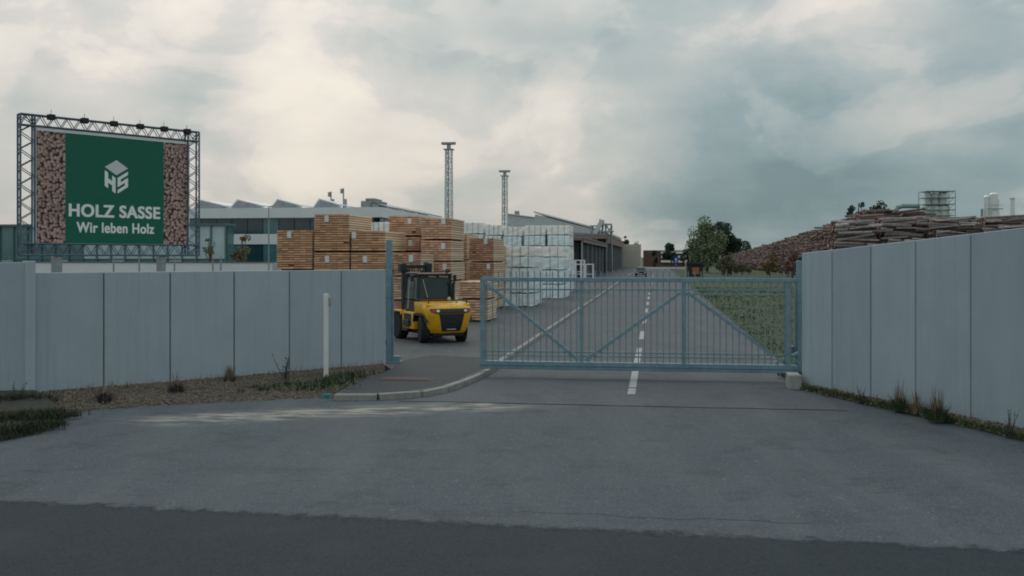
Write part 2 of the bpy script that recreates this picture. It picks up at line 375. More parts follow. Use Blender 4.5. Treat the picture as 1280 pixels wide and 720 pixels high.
mat('mullion', (.10, .16, .175), .5)
mat('solar', (.26, .29, .32), .3, .2, 2)
mat('roof_grey', (.25, .26, .26), .8)
mat('shed_sheet', (.56, .60, .60), .6, .08, 1)
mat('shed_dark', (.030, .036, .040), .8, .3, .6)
mat('shed_pink', (.27, .19, .175), .8, .2, 1)
mat('silo_steel', (.76, .80, .79), .35, .08, 1, metal=.25)
mat('duct_green', (.24, .34, .32), .4, .1, 1, metal=.2)
mat('car_dark', (.02, .022, .026), .25)
mat('sign_blue', (.01, .06, .42), .4)
mat('orange', (.36, .15, .05), .6)
mat('litter', (.02, .32, .30), .4)
mat('manhole', (.085, .055, .05), .8, .25, 14, bump=.4)
mat('hill', (.075, .095, .09), .95, .2, .02, coord='World')

# ------------------------------------------------------------------ ground
def sheet(name, pts, z, m):
    mb = MB(); mb.add([(p[0], p[1], z) for p in pts], [tuple(range(len(pts)))]); o = struct(name, mb, m, fix=False)
    if o.data.polygons[0].normal.z < 0: o.data.flip_normals()
    return o
sheet('terrain', [(-2500, -300), (2500, -300), (2500, 4500), (-2500, 4500)], -.02, 'terrain')
lw0, lw1 = G(38, 500), G(483, 462)                       # foot of the concrete wall by the billboard
rw0, rw1 = G(1002, 484.4), G(1280, 543)                  # foot of the concrete wall on the other side
rdir = (rw1 - rw0).normalized(); rw2 = rw0 + rdir * 13
verge_edge = [G(x, y) for x, y in ((-420, 640), (-150, 590), (0, 553), (50, 543), (78, 530), (84, 520), (120, 512), (200, 507), (320, 501), (415, 497.5))]
sheet('forecourt', [(-40, -8), (40, -8), (40, 9), (rw2.x, rw2.y)] + [(p.x, p.y) for p in (G(1280, 552), G(1120, 512), G(1004, 489))] +
      [tuple(RW(1, 8.2)[:2]), tuple(RW(1, -.2)[:2])] + [tuple(G(x, y)[:2]) for x, y in ((560, 484), (500, 492), (440, 495))] +
      [(p.x, p.y) for p in reversed(verge_edge)] + [(-40, verge_edge[0].y)], .004, 'asphalt')
sheet('road', [tuple(RW(-4.6, -.9)[:2]), tuple(RW(-4.6, 8.0)[:2]), tuple(RW(0, 7.95)[:2]), tuple(RW(260, 8.1)[:2]), tuple(RW(260, .1)[:2]), tuple(RW(-1.6, .05)[:2]), tuple(RW(-2.6, -.35)[:2])], .008, 'asphalt_road')
e0, e1 = G(0, 627), G(1280, 690); ed = (e1 - e0).normalized()
edge = []
for i in range(301):
    k = -12 + i * 0.12; p = e0 + ed * k; n_ = Vector((-ed.y, ed.x, 0)); p = p + n_ * (.42 + rnd.gauss(0, .018) + .03 * math.sin(k * 1.3) + .02 * math.sin(k * 4.1))
    edge.append((p.x, p.y))
sheet('street', edge + [(e1.x + 30, -9), (-45, -9)], .012, 'asphalt_dark')
def worn_edge():
    nt = MAT['asphalt_dark'].node_tree; b = nt.nodes['Principled BSDF']; ge = nt.nodes.new('ShaderNodeNewGeometry')
    n_ = Vector((-ed.y, ed.x, 0)); d = nt.nodes.new('ShaderNodeVectorMath'); d.operation = 'DOT_PRODUCT'; d.inputs[1].default_value = -n_; nt.links.new(ge.outputs['Position'], d.inputs[0])
    dist = mth(nt, 'SUBTRACT', d.outputs['Value'], -n_.dot(e0))
    no = nt.nodes.new('ShaderNodeTexNoise'); no.inputs['Scale'].default_value = 3.5; no.inputs['Detail'].default_value = 9; no.inputs['Roughness'].default_value = .72; nt.links.new(ge.outputs['Position'], no.inputs['Vector'])
    k = nt.nodes.new('ShaderNodeMath'); k.operation = 'MULTIPLY_ADD'; k.inputs[1].default_value = .9; k.inputs[2].default_value = -.45; nt.links.new(no.outputs['Fac'], k.inputs[0])
    a = nt.nodes.new('ShaderNodeMath'); a.operation = 'ADD'; nt.links.new(dist, a.inputs[0]); nt.links.new(k.outputs[0], a.inputs[1])
    mr = nt.nodes.new('ShaderNodeMapRange'); mr.interpolation_type = 'SMOOTHSTEP'; mr.inputs['From Min'].default_value = -.14; mr.inputs['From Max'].default_value = .16; nt.links.new(a.outputs[0], mr.inputs[0]); nt.links.new(mr.outputs[0], b.inputs['Alpha'])
worn_edge()
# sawn joint across the drive and a few tar cracks
mb = MB()
def ribbon(mb, pts, w_, z):
    for i in range(len(pts) - 1):
        a, b = Vector(pts[i]), Vector(pts[i + 1]); d = (b - a); n = Vector((-d.y, d.x, 0)).normalized() * w_ / 2
        mb.add([(a.x - n.x, a.y - n.y, z), (b.x - n.x, b.y - n.y, z), (b.x + n.x, b.y + n.y, z), (a.x + n.x, a.y + n.y, z)], [(0, 1, 2, 3)])
ribbon(mb, [RW(-4.62 + rnd.uniform(-.03, .03), v) for v in [-.9 + i * .45 for i in range(21)]], .045, .0125)
ribbon(mb, [Vector(G(650 + i * 33, 640 + i * 1.4 + rnd.uniform(-1.5, 1.5))) for i in range(12)], .009, .0085)
struct('pavement_joint', mb, 'crack', fix=False)

# lane markings
def mark(u0, u1, v0, w_):
    mb = MB(); mb.add([RW(u0, v0 - w_ / 2, .0125), RW(u0, v0 + w_ / 2, .0125), RW(u1, v0 + w_ / 2, .0125), RW(u1, v0 - w_ / 2, .0125)], [(0, 1, 2, 3)])
    return mb
for i, (u0, u1) in enumerate([(-2.9, -1.9), (-1.75, 3.0), (3.2, 8.4)] + [(12 + i * 9, 16 + i * 9) for i in range(16)]):
    o = struct('lane_marking', mark(u0, u1, 3.86, .17), 'line_paint', fix=False)

# raised yard behind the kerb
YZ = .12
kerb_px = [(608, 460.5), (600, 465), (588, 470.5), (572, 477), (552, 483.5), (530, 488.5), (505, 491), (470, 492.5), (440, 493.5), (418, 492.5)]
kerb_pts = [G(x, y, YZ) for x, y in kerb_px]
yard = [RW(260, -.02), RW(6, -.02)] + kerb_pts + [G(455, 475, YZ), G(489, 461.5, YZ), lw1 + Vector((-.3, .8, 0)), lw0 + Vector((-.8, .9, 0)), Vector((-70, 24, 0)), Vector((-90, 290, 0))]
mb = MB(); mb.prism([(p.x, p.y) for p in yard], -.01, YZ); struct('yard', mb, 'asphalt_yard')

sheet('pavement', [(p.x, p.y) for p in [G(x, y, YZ) for x, y in ((604, 459), (596, 464.5), (570, 475), (548, 482), (500, 489), (440, 491), (425, 490.5), (456, 474), (490, 461), (497, 452), (540, 444), (600, 447))]], YZ + .004, 'asphalt_patch')
kerb = thing('kerb', 'pale concrete kerb curving from the pavement and running along the drive', 'kerb', (0, 0, 0))
path = list(reversed(kerb_pts)) + [RW(u, -.02, YZ) for u in range(4, 46, 1)]
# resample into stones of about a metre
def resample(pts, step):
    out = [pts[0]]; acc = 0
    for a, b in zip(pts, pts[1:]):
        d = (b - a).length; k = step - acc
        while k <= d: out.append(a.lerp(b, k / d)); k += step
        acc = (acc + d) % step
    return out
rs = resample(path, .95)
for i in range(len(rs) - 1):
    a, b = rs[i], rs[i + 1]; d = b - a; L_ = d.length; n = Vector((d.y, -d.x, 0)).normalized()
    g = .012; mb = MB(); ang = math.atan2(d.y, d.x)
    mb.box(g, L_ - g, -.15, .0, -.02, YZ + .006 + rnd.uniform(0, .012))
    part('kerb_stone', mb, 'kerb_concrete', kerb, loc=(a.x, a.y, 0), rz=ang + rnd.uniform(-.006, .006), bevel=.015, seg=1)
mb = MB()
for u in range(46, 220): 
    for q in (0,): mb.obox(RW(u + .5, .055, .06), .075, .49, .07, Matrix.Rotation(RZ, 3, 'Z'))
part('kerb_run', mb, 'kerb_concrete', kerb, stuff=True)
# iron cover let into the pavement
mb = MB(); c = G(510, 474, YZ)
mb.box(-.62, .62, -.32, .32, -.05, .012); mb.box(-.54, .54, -.25, .25, .012, .02)
single('manhole_cover', mb, 'manhole', 'rusty rectangular iron cover in the dark pavement before the gate opening', 'manhole cover', (c.x, c.y, YZ), RZ)
mb = MB(); c = G(407, 497.5); mb.box(-.09, .07, -.03, .03, 0, .05); mb.box(-.03, .10, -.05, .02, .03, .08)
single('litter', mb, 'litter', 'small crumpled turquoise litter at the pavement edge below the white post', 'litter', (c.x, c.y, .01), .4)

# gravel beds at the foot of both walls
def bed(name, top, bottom, h, m):
    mb = MB(); n = len(top); rows = 5
    for k in range(rows):
        f = k / (rows - 1); prof = math.sin(min(1, (1 - f) * 1.1) * math.pi / 2)
        for a, b in zip(top, bottom):
            p = a.lerp(b, f); mb.v.append((p.x, p.y, .006 + h * prof * (1 if f < 1 else 0) + (rnd.uniform(-.02, .02) if 0 < f < 1 else 0) - (.02 if f == 1 else 0)))
    for k in range(rows - 1):
        for i in range(n - 1):
            mb.f.append([k * n + i, k * n + i + 1, (k + 1) * n + i + 1, (k + 1) * n + i]); mb.m.append(0)
    return struct(name, mb, m, smooth=True)
def lerp_line(a, b, n): return [a.lerp(b, i / (n - 1)) for i in range(n)]
topL = lerp_line(lw0 + Vector((-.3, .05, 0)), lw1 + Vector((-.1, .1, 0)), 30)
botL = resample([G(x, y) for x, y in ((70, 516), (120, 513), (200, 507.5), (320, 501), (400, 498), (425, 494), (455, 476), (482, 464))], .01)
botL = [botL[int(i * (len(botL) - 1) / 29)] for i in range(30)]
bed('gravel_bed', topL, botL, .14, 'gravel')
topR = lerp_line(rw0, rw2, 30); nR = Vector((rdir.y, -rdir.x, 0)); nR = nR if nR.x < 0 else -nR
botR = [p + nR * (.28 + .22 * min(1, i / 12) + rnd.uniform(-.04, .04)) for i, p in enumerate(topR)]
bed('gravel_bed', topR, botR, .09, 'soil')
vt = lerp_line(G(-420, 505), G(44, 501), 20); vb = [verge_edge[0].lerp(verge_edge[5], 0)] 
ve = resample(verge_edge[:6], .01); vb = [ve[int(i * (len(ve) - 1) / 19)] for i in range(20)]
bed('grass_verge', vt, vb, .22, 'soil')
def stones(name, n, fn, s0, s1):
    mb = MB()
    for i in range(n):
        p = fn(); s = rnd.uniform(s0, s1); rot = Matrix.Rotation(rnd.uniform(0, 6.3), 3, 'Z') @ Matrix.Rotation(rnd.uniform(-.5, .5), 3, 'X')
        q = [Vector((1, 0, 0)), Vector((.1, .8, .1)), Vector((-.9, .2, 0)), Vector((-.2, -.9, 0)), Vector((0, 0, .7)), Vector((.1, 0, -.6))]
        vs = [Vector(p) + rot @ (x * s * rnd.uniform(.7, 1.2)) for x in q]
        mb.add(vs, [(0, 1, 4), (1, 2, 4), (2, 3, 4), (3, 0, 4), (1, 0, 5), (2, 1, 5), (3, 2, 5), (0, 3, 5)])
    o = struct(name, mb, 'stone', kind='stuff', fix=False); return o
def in_bed(top, bot, h):
    def f():
        i = rnd.randrange(len(top) - 1); k = rnd.random(); fz = rnd.random()
        p = top[i].lerp(top[i + 1], k).lerp(bot[i].lerp(bot[i + 1], k), fz)
        return (p.x, p.y, .02 + h * math.sin(min(1, (1 - fz) * 1.1) * math.pi / 2))
    return f
o = stones('gravel', 9000, in_bed(topL, botL, .14), .012, .036); tag(o, 'tan gravel heaped along the foot of the long concrete wall by the billboard', 'gravel')
o = stones('gravel', 1500, in_bed(topR, botR, .09), .015, .05); tag(o, 'thin line of gravel at the foot of the slanting wall', 'gravel')

def blades(mb, p, n, rad, h0, h1, lean=.35, wd=.012):
    for i in range(n):
        a = rnd.uniform(0, 6.28); r = rad * math.sqrt(rnd.random()); b = Vector((p[0] + r * math.cos(a), p[1] + r * math.sin(a), p[2]))
        h = rnd.uniform(h0, h1); d = Vector((math.cos(a), math.sin(a), 0)) * rnd.uniform(-.1, lean) * h + Vector((rnd.uniform(-.1, .1), rnd.uniform(-.1, .1), 0)) * h
        s = Vector((math.cos(a + 1.57), math.sin(a + 1.57), 0)) * wd
        m1 = b + d * .35 + Vector((0, 0, h * .6)); t_ = b + d + Vector((0, 0, h))
        mb.add([b - s, b + s, m1 + s * .7, t_, m1 - s * .7], [(0, 1, 2, 4), (4, 2, 3)])
def tuft(px, py, n, rad, h0, h1, mats, label, lean=.95, brown=0, group=None):
    c = G(px, py); th = thing('grass_tuft', label, 'grass tuft', (c.x, c.y, .08), 0, group)
    mb = MB(); blades(mb, (0, 0, -.03), n, rad, h0 * .5, h1, lean, .007); part('blades', mb, mats[0], th, stuff=True, fix=False)
    if brown:
        mb = MB(); blades(mb, (0, 0, -.03), brown, rad * .7, h1 * 1.0, h1 * 1.9, .25, .006); part('dry_stalks', mb, mats[1], th, stuff=True, fix=False)
tuft(131, 506, 260, .13, .12, .26, ('dry_stem', 'straw'), 'low dark grass clump at the foot of the billboard wall, nearest its tall pier')
tuft(221, 496, 280, .13, .15, .30, ('dry_stem', 'straw'), 'dark grass clump with a faint plume at the second joint of the billboard wall', brown=26)
tuft(287, 484, 200, .14, .12, .28, ('dry_stem', 'straw'), 'tall straw coloured grass clump before the billboard wall', brown=150)
tuft(1124, 516, 260, .16, .15, .36, ('weed', 'straw'), 'bushy green grass clump halfway along the slanting wall', brown=40)
tuft(1146, 520, 130, .10, .12, .26, ('straw', 'straw'), 'small dry grass clump between two greener ones by the slanting wall', brown=50)
tuft(1171, 529, 300, .19, .14, .38, ('weed', 'straw'), 'widest dark green grass clump at the foot of the slanting wall', brown=60)
def stemmy(px, py, h, n, label, mats=('dry_stem', 'leaf_dark'), spread=.5, leaves=60):
    c = G(px, py); th = thing('weed_plant', label, 'plant', (c.x, c.y, .03))
    mb = MB(); lf = MB()
    for i in range(n):
        a = rnd.uniform(0, 6.28); l = h * rnd.uniform(.55, 1); tip = Vector((math.cos(a) * spread * l * rnd.random(), math.sin(a) * spread * l * rnd.random(), l))
        mid = tip * .5 + Vector((rnd.uniform(-.04, .04), rnd.uniform(-.04, .04), 0)); b0 = Vector((rnd.uniform(-.05, .05), rnd.uniform(-.05, .05), -.02))
        mb.tube(b0, mid, .008, .006, 4); mb.tube(mid, tip, .006, .003, 4)
        for k in range(leaves // n):
            f = rnd.uniform(.2, 1); p = b0.lerp(mid, f * 2) if f < .5 else mid.lerp(tip, f * 2 - 1)
            d = Vector((rnd.uniform(-1, 1), rnd.uniform(-1, 1), rnd.uniform(-.2, .7))).normalized() * rnd.uniform(.04, .10); s = d.cross(Vector((0, 0, 1))).normalized() * .018
            lf.add([p, p + d * .5 + s, p + d, p + d * .5 - s], [(0, 1, 2, 3)])
    part('stems', mb, mats[0], th, stuff=True, fix=False); part('leaves', lf, mats[1], th, stuff=True, fix=False)
stemmy(358, 482, .75, 9, 'leggy dark weed standing before the billboard wall beside the white post', leaves=110)
stemmy(1262, 549, .52, 7, 'thin leafless weed at the frame edge below the slanting wall', leaves=24)
stemmy(1078, 506, .5, 4, 'single thin weed before the slanting wall close to the gate', leaves=14)
stemmy(20, 512, .55, 9, 'dark weed on the grassy verge below the tall pier', leaves=70)
# low weeds: nobody could count them
mb = MB()
def strip_weeds(pts, n, rad, h0, h1, wd=.01):
    for i in range(n):
        j = rnd.randrange(len(pts) - 1); p = pts[j].lerp(pts[j + 1], rnd.random()); blades(mb, (p.x + rnd.gauss(0, rad), p.y + rnd.gauss(0, rad), .05), rnd.randint(4, 9), .06, h0, h1, .8, wd)
strip_weeds([G(310, 494), G(345, 489), G(380, 486), G(410, 487), G(440, 474)], 150, .24, .03, .17, .014)
strip_weeds([G(395, 490), G(415, 480), G(452, 471)], 110, .16, .03, .20, .014)
for i in range(1300):
    p = G(rnd.uniform(318, 455), 0 + 493, 0).lerp(G(rnd.uniform(330, 455), 472, 0), rnd.random() ** 1.5); c = Vector((p.x + rnd.gauss(0, .12), p.y + rnd.gauss(0, .12), rnd.uniform(.06, .20))); d = Vector((rnd.gauss(0, 1), rnd.gauss(0, 1), rnd.uniform(0, .6))).normalized() * rnd.uniform(.02, .05); e = d.cross(Vector((0, 0, 1))).normalized() * .018
    mb.add([c - d, c + e, c + d, c - e], [(0, 1, 2, 3)])
o = struct('weeds', mb, 'weed', kind='stuff', fix=False); tag(o, 'ragged green weeds round the foot of the white post', 'weeds')
mb = MB(); strip_weeds([G(1004, 488), G(1060, 500), G(1120, 514), G(1200, 532), G(1290, 554)], 330, .06, .03, .11); strip_weeds([G(985, 474), G(1000, 470)], 60, .12, .05, .2)
o = struct('weeds', mb, 'grass_blade', kind='stuff', fix=False); tag(o, 'narrow strip of grass between the slanting wall and the asphalt', 'weeds')
mb = MB(); strip_weeds([G(-60, 540), G(0, 530), G(40, 526), G(68, 525)], 900, .24, .03, .16, .008); strip_weeds([G(-90, 560), G(-20, 550), G(20, 543), G(55, 536)], 900, .20, .03, .13, .008); strip_weeds([G(-60, 515), G(10, 510), G(50, 508)], 500, .2, .05, .26, .008)
o = struct('weeds', mb, 'verge_grass', kind='stuff', fix=False); tag(o, 'shaggy grass on the verge in the lower corner by the tall pier', 'weeds')
mb = MB()
for i in range(420):
    j = rnd.randrange(29); p = topL[j].lerp(topL[j + 1] if j < 29 else topL[j], rnd.random()).lerp(botL[j], rnd.random() ** 2); blades(mb, (p.x, p.y, .12), rnd.randint(1, 4), .05, .05, .22, 1.2, .005)
for i in range(260):
    j = rnd.randrange(29); p = topR[j].lerp(botR[j], rnd.random()); blades(mb, (p.x, p.y, .06), rnd.randint(1, 4), .05, .04, .2, 1.2, .005)
o = struct('dry_grass', mb, 'straw', kind='stuff', fix=False); tag(o, 'sparse dry stalks scattered along the foot of both walls', 'dry grass')
# grass beside the drive
gr = [RW(.2, 8.0), RW(.2, 60), RW(140, 110), RW(300, 110), RW(300, 8.1)]
sheet('grass_field', [(p.x, p.y) for p in gr], -.004, 'grass_ground')
mb = MB()
for i in range(5200):
    u = 3 + 75 * rnd.random() ** 1.7; v = 8.05 + 24 * rnd.random() ** 1.4
    p = RW(u, v); s = 1 + u / 30
    blades(mb, (p.x, p.y, 0), 3, .16 * s, .03, .10 + .03 * math.sin(u * .7 + v), 1.2, .014 * s)
o = struct('grass', mb, 'grass_blade', kind='stuff', fix=False); tag(o, 'rough grass growing beside the drive behind the gate', 'grass')

# ------------------------------------------------------------------ concrete walls
def panel_wall(name, label, a, b, xs, zt, joint=.014, th=.16, pier=None):
    """panels between fractions xs of the line a-b, zt(f) = top height"""
    w_ = thing(name, label, 'wall', (a.x, a.y, 0), math.atan2((b - a).y, (b - a).x))
    L_ = (b - a).length
    for f0, f1 in zip(xs, xs[1:]):
        x0, x1 = f0 * L_ + joint, f1 * L_ - joint
        mb = MB(); off = rnd.uniform(-.006, .006)
        mb.prism_y([(x0, -.1), (x1, -.1), (x1, zt(f1)), (x0, zt(f0))], off, th)
        part('panel', mb, 'concrete_panel', w_, bevel=.012, seg=1)
    for f in xs[1:-1]:
        mb = MB(); x = f * L_; mb.box(x - joint - .01, x + joint + .01, .035, th - .02, -.1, zt(f) - .03); part('joint_strip', mb, 'concrete_joint', w_)
    return w_, L_
def fracs(a, b, pxs):
    L2 = (b - a); out = []
    for x in pxs:
        t_ = (x - CX) / F; out.append((t_ * a.y - a.x) / (L2.x - t_ * L2.y))
    return out
lwa = G(42, 499.7); 
panel_wall('concrete_wall', 'long grey concrete panel wall between the billboard and the gate opening', lwa, lw1, fracs(lwa, lw1, (42, 130, 213, 293, 362, 427, 483)), lambda f: 2.68)
la = G(-190, 505); lb = G(33, 501)
wl, _ = panel_wall('concrete_wall', 'taller grey concrete wall section cut off by the frame edge below the billboard', la, lb, (0, .5, 1), lambda f: 2.90)
mb = MB(); p = G(37.5, 500.6); mb.box(-.10, .10, -.05, .2, -.1, 2.93)
single('wall_pier', mb, 'concrete_panel', 'slim grey concrete pier where the tall and the lower wall meet', 'pier', (p.x, p.y, 0), math.atan2((lw1 - lwa).y, (lw1 - lwa).x), bevel=.012, seg=1)
rfr = fracs(rw0, rw1, (1002, 1040, 1088, 1144, 1213, 1292, 1400))
panel_wall('concrete_wall', 'slanting grey concrete panel wall rising towards the viewer beside the gate post', rw0, rw1, rfr, lambda f: 3.10 + .41 * f, th=.16)

# ------------------------------------------------------------------ gate
GW, GB, GT = 7.78, .20, 2.50
gate = thing('sliding_gate', 'closed blue grey steel sliding gate across the drive', 'gate', (*G0[:2], 0), RZ)
def sq(x0, x1, z0, z1, t0=-.04, t1=.04): return MB().box(x0, x1, t0, t1, z0, z1)
part('bottom_beam', sq(0, GW, GB, GB + .20, -.07, .07), 'galv_blue', gate, bevel=.01, seg=1)
part('track_flange', MB().box(0, GW, -.075, -.069, GB + .075, GB + .095), 'galv_dark', gate)
part('top_rail', sq(0, GW, GT - .10, GT, -.05, .05), 'galv_blue', gate, bevel=.008, seg=1)
part('stile', sq(.0, .12, GB + .202, GT - .102, -.045, .045), 'galv_blue', gate)
def gx(px): return v_at(px, 0)
for px, wd in ((727, .045), (855, .05), (985, .06)):
    x = gx(px); part('upright', sq(x - wd, x + wd, GB + .202, GT - .102, -.036, .036), 'galv_blue', gate)
x7, x8, x9 = gx(727), gx(855), gx(985)
for (xa, za), (xb, zb) in (((.14, GT - .14), (x7 - .08, GB + .24)), ((x7 + .10, GB + .24), (x8 - .08, GT - .36)), ((x8 + .08, GT - .36), (x9 - .35, GB + .42))):
    part('diagonal_brace', MB().tube((xa, -.004, za), (xb, -.004, zb), .038, square=True), 'galv_blue', gate)
for x0, x1, z in ((.122, x7 - .047, GT - .30), (x7 + .047, x8 - .052, GT - .30), (x8 + .052, x9 - .062, GT - .29), (x8 + .052, x9 - .062, GT - .40), (.122, x7 - .047, GB + .44), (x7 + .047, x8 - .052, GB + .44), (x8 + .052, x9 - .062, GB + .44), (.122, x7 - .047, GB + .34), (x7 + .047, x8 - .052, GB + .34), (x8 + .052, x9 - .062, GB + .34)):
    part('cross_rail', MB().box(x0, x1, -.016, .016, z - .018, z + .018), 'galv_blue', gate)
bar_me = MB().box(-.012, .012, .020, .044, GB + .2, GT + .16)
bar_me = bar_me.mesh('bar', 'galv_blue')
nb = 51
for i in range(1, nb):
    part('bar', bar_me, None, gate, loc=(i * GW / nb, 0, 0))
# end bracket by the hinge post
mb = MB(); mb.tube((x9 - .30, 0, GB + .24), (x9 + .25, 0, GB + .50), .03, square=True); mb.tube((x9 + .30, 0, GB + .22), (x9 - .02, 0, GB + .50), .03, square=True)
part('end_bracket', mb, 'galv_blue', gate)
# guide post at the wall end
p = G(487, 458.5)
gp = thing('gate_post', 'tall blue grey steel catch post at the end of the billboard wall', 'post', (p.x, p.y, 0), RZ)
part('column', MB().box(-.085, .065, -.08, .08, 0, 3.49), 'galv_blue', gp, bevel=.01, seg=1)
part('catch_rail', MB().box(.07, .115, -.03, .03, .25, 2.5), 'galv_blue', gp)
part('base_plate', MB().box(-.11, .34, -.13, .13, .12, .16).box(.07, .30, -.05, .05, .16, .30), 'galv_blue', gp)
part('sensor_box', MB().box(-.15, -.087, -.12, -.02, .62, .76), 'black_plastic', gp, bevel=.01)
p = G(999, 473)
gp = thing('gate_post', 'blue grey steel guide post between the closed gate and the slanting wall', 'post', (p.x, p.y, 0), RZ)
part('column', MB().box(-.06, .06, -.09, .09, .15, 2.93), 'galv_blue', gp, bevel=.01, seg=1)
part('side_channel', MB().box(-.12, -.062, -.05, .05, .2, 2.55), 'galv_blue', gp)
part('warning_lamp', MB().lathe([(.05, 0), (.06, .02), (.06, .07), (.04, .10), (.0, .11)], 10, c=(.03, -.02, 2.93)), 'black_plastic', gp, smooth=True)
part('roller_bracket', MB().box(-.20, -.122, -.12, .12, .55, .80), 'galv_dark', gp)
p = G(993, 486)
single('footing_block', MB().box(-.14, .14, -.15, .45, -.02, .33), 'block_concrete', 'small pale concrete block below the gate guide post', 'block', (p.x, p.y, 0), RZ, bevel=.02)
# white reader post
p = G(407.5, 478)
wp = thing('reader_post', 'slim white metal post with a grey reader box before the billboard wall', 'post', (p.x, p.y, 0), .2)
part('column', MB().box(-.058, .058, -.04, .04, 0, 2.13), 'white_paint', wp, bevel=.01)
part('reader_box', MB().box(.062, .12, -.06, .05, 1.83, 2.06), 'steel_grey', wp, bevel=.02)
part('foot', MB().box(-.12, .12, -.10, .10, 0, .05), 'block_concrete', wp)

# ------------------------------------------------------------------ billboard
bA = P(25.5, 319, 24.0); bB = P(249, 320, 27.6); bA.z = bB.z = 0
bw = (bB - bA).length; bz0, bz1 = 3.06, 6.46
bb = thing('billboard', 'large green company billboard in a steel truss frame behind the wall', 'billboard', bA, math.atan2((bB - bA).y, (bB - bA).x))
T = .34                                            # truss width
def truss(name, a, b, w_, axis):
    """flat ladder truss of four chords with zigzag lacing; a-b along one side, axis = direction across"""
    a, b, ax = Vector(a), Vector(b), Vector(axis); d = (b - a); L_ = d.length; d.normalize(); dp = Vector((0, .45, 0))
    tr = part(name, None, None, bb) if False else link(name, None, bb)
    for i, off in enumerate((Vector((0, 0, 0)), ax * w_, dp * w_, ax * w_ + dp * w_)):
        part('chord', MB().tube(a + off, b + off, .026, n=6), 'galv_dark', tr)
    mb = MB(); n = max(4, int(L_ / (w_ * .62)))
    for s in (Vector((0, 0, 0)), dp * w_):
        for i in range(n):
            p0 = a + d * (L_ * i / n); p1 = a + d * (L_ * (i + 1) / n)
            q0, q1 = (p0 + s, p1 + s + ax * w_) if i % 2 == 0 else (p0 + s + ax * w_, p1 + s)
            mb.tube(q0, q1, .011, n=4)
    for k in (Vector((0, 0, 0)), ax * w_):
        for i in range(n):
            p0 = a + d * (L_ * i / n); p1 = a + d * (L_ * (i + 1) / n)
            q0, q1 = (p0 + k, p1 + k + dp * w_) if i % 2 == 0 else (p0 + k + dp * w_, p1 + k)
            mb.tube(q0, q1, .009, n=4)
    part('lacing', mb, 'galv_dark', tr, stuff=True, fix=False)
truss('side_truss', (0, 0, bz0), (0, 0, bz1), T, (1, 0, 0)); truss('side_truss', (bw - T, 0, bz0), (bw - T, 0, bz1), T, (1, 0, 0))
truss('top_truss', (0, 0, bz1 - .26), (bw, 0, bz1 - .26), .26, (0, 0, 1)); truss('bottom_truss', (0, 0, bz0), (bw, 0, bz0), .28, (0, 0, 1))
pz0, pz1, px0, px1 = bz0 + .27, bz1 - .30, T + .03, bw - T + .05
pw, ph = px1 - px0, pz1 - pz0
bfr = [q * bw for q in fracs(bA, bB, (43, 82, 205, 237.5))]; px0, px1 = bfr[0], bfr[3]; pw = px1 - px0; f1_, f2_ = (bfr[1] - px0) / pw, (bfr[2] - px0) / pw                              # where the green field starts and ends
FY = .016
part('backing_panel', MB().box(px0, px1, .02, .09, pz0, pz1), 'sign_white', bb)
part('green_field', MB().box(px0 + pw * f1_, px0 + pw * f2_, FY, .021, pz0 + .01, pz1 - .06), 'sign_green', bb)
part('log_print', MB().box(px0 + .06, px0 + pw * f1_, FY, .021, pz0 + .01, pz1 - .06), 'logs_print', bb)
part('log_print', MB().box(px0 + pw * f2_, px1 - .06, FY, .021, pz0 + .01, pz1 - .06), 'logs_print', bb)
def text_part(name, s, cx_, cz, width, height, bold):
    cu = bpy.data.curves.new('lettering', 'FONT'); cu.body = s; cu.size = 1; cu.offset = .008; cu.extrude = 0; cu.space_character = 1.07; cu.align_x = 'LEFT'
    o = bpy.data.objects.new('lettering', cu); C.objects.link(o)
    dg = bpy.context.evaluated_depsgraph_get(); dg.update()
    m0 = bpy.data.meshes.new_from_object(o.evaluated_get(dg)); bpy.data.objects.remove(o); bpy.data.curves.remove(cu)
    mb = MB(); k = 0                                  # a bold face: the letter drawn several times, slightly shifted
    for dx, dy in ((0, 0), (-bold, -bold * .5), (bold, -bold * .5), (-bold, bold * .5), (bold, bold * .5), (0, bold * .6), (0, -bold * .6)):
        mb.add([(v.co.x + dx, -.0003 * k, v.co.y + dy) for v in m0.vertices], [tuple(p.vertices) for p in m0.polygons]); k += 1
    bpy.data.meshes.remove(m0)
    xs = [p[0] for p in mb.v]; zs_ = [p[2] for p in mb.v]; x0, x1, y0, y1 = min(xs), max(xs), min(zs_), max(zs_)
    mb.v = [((x - x0) / (x1 - x0) * width - width / 2, y - .002, (z - y0) / (y1 - y0) * height) for x, y, z in mb.v]
    me = mb.mesh('lettering', 'sign_white', fix=False)
    me.materials.clear(); me.materials.append(MAT['sign_white']); me.update()
    o = link(name, me, bb, (cx_, FY - .002, cz)); return o
gc = px0 + pw * (f1_ + f2_) / 2; gwid = pw * (f2_ - f1_)
text_part('company_lettering', 'HOLZ SASSE', gc - .01, pz0 + ph * .245, gwid * .93, ph * .116, .031)
text_part('slogan_lettering', 'Wir leben Holz', gc + .0, pz0 + ph * .105, gwid * .79, ph * .095, .026)
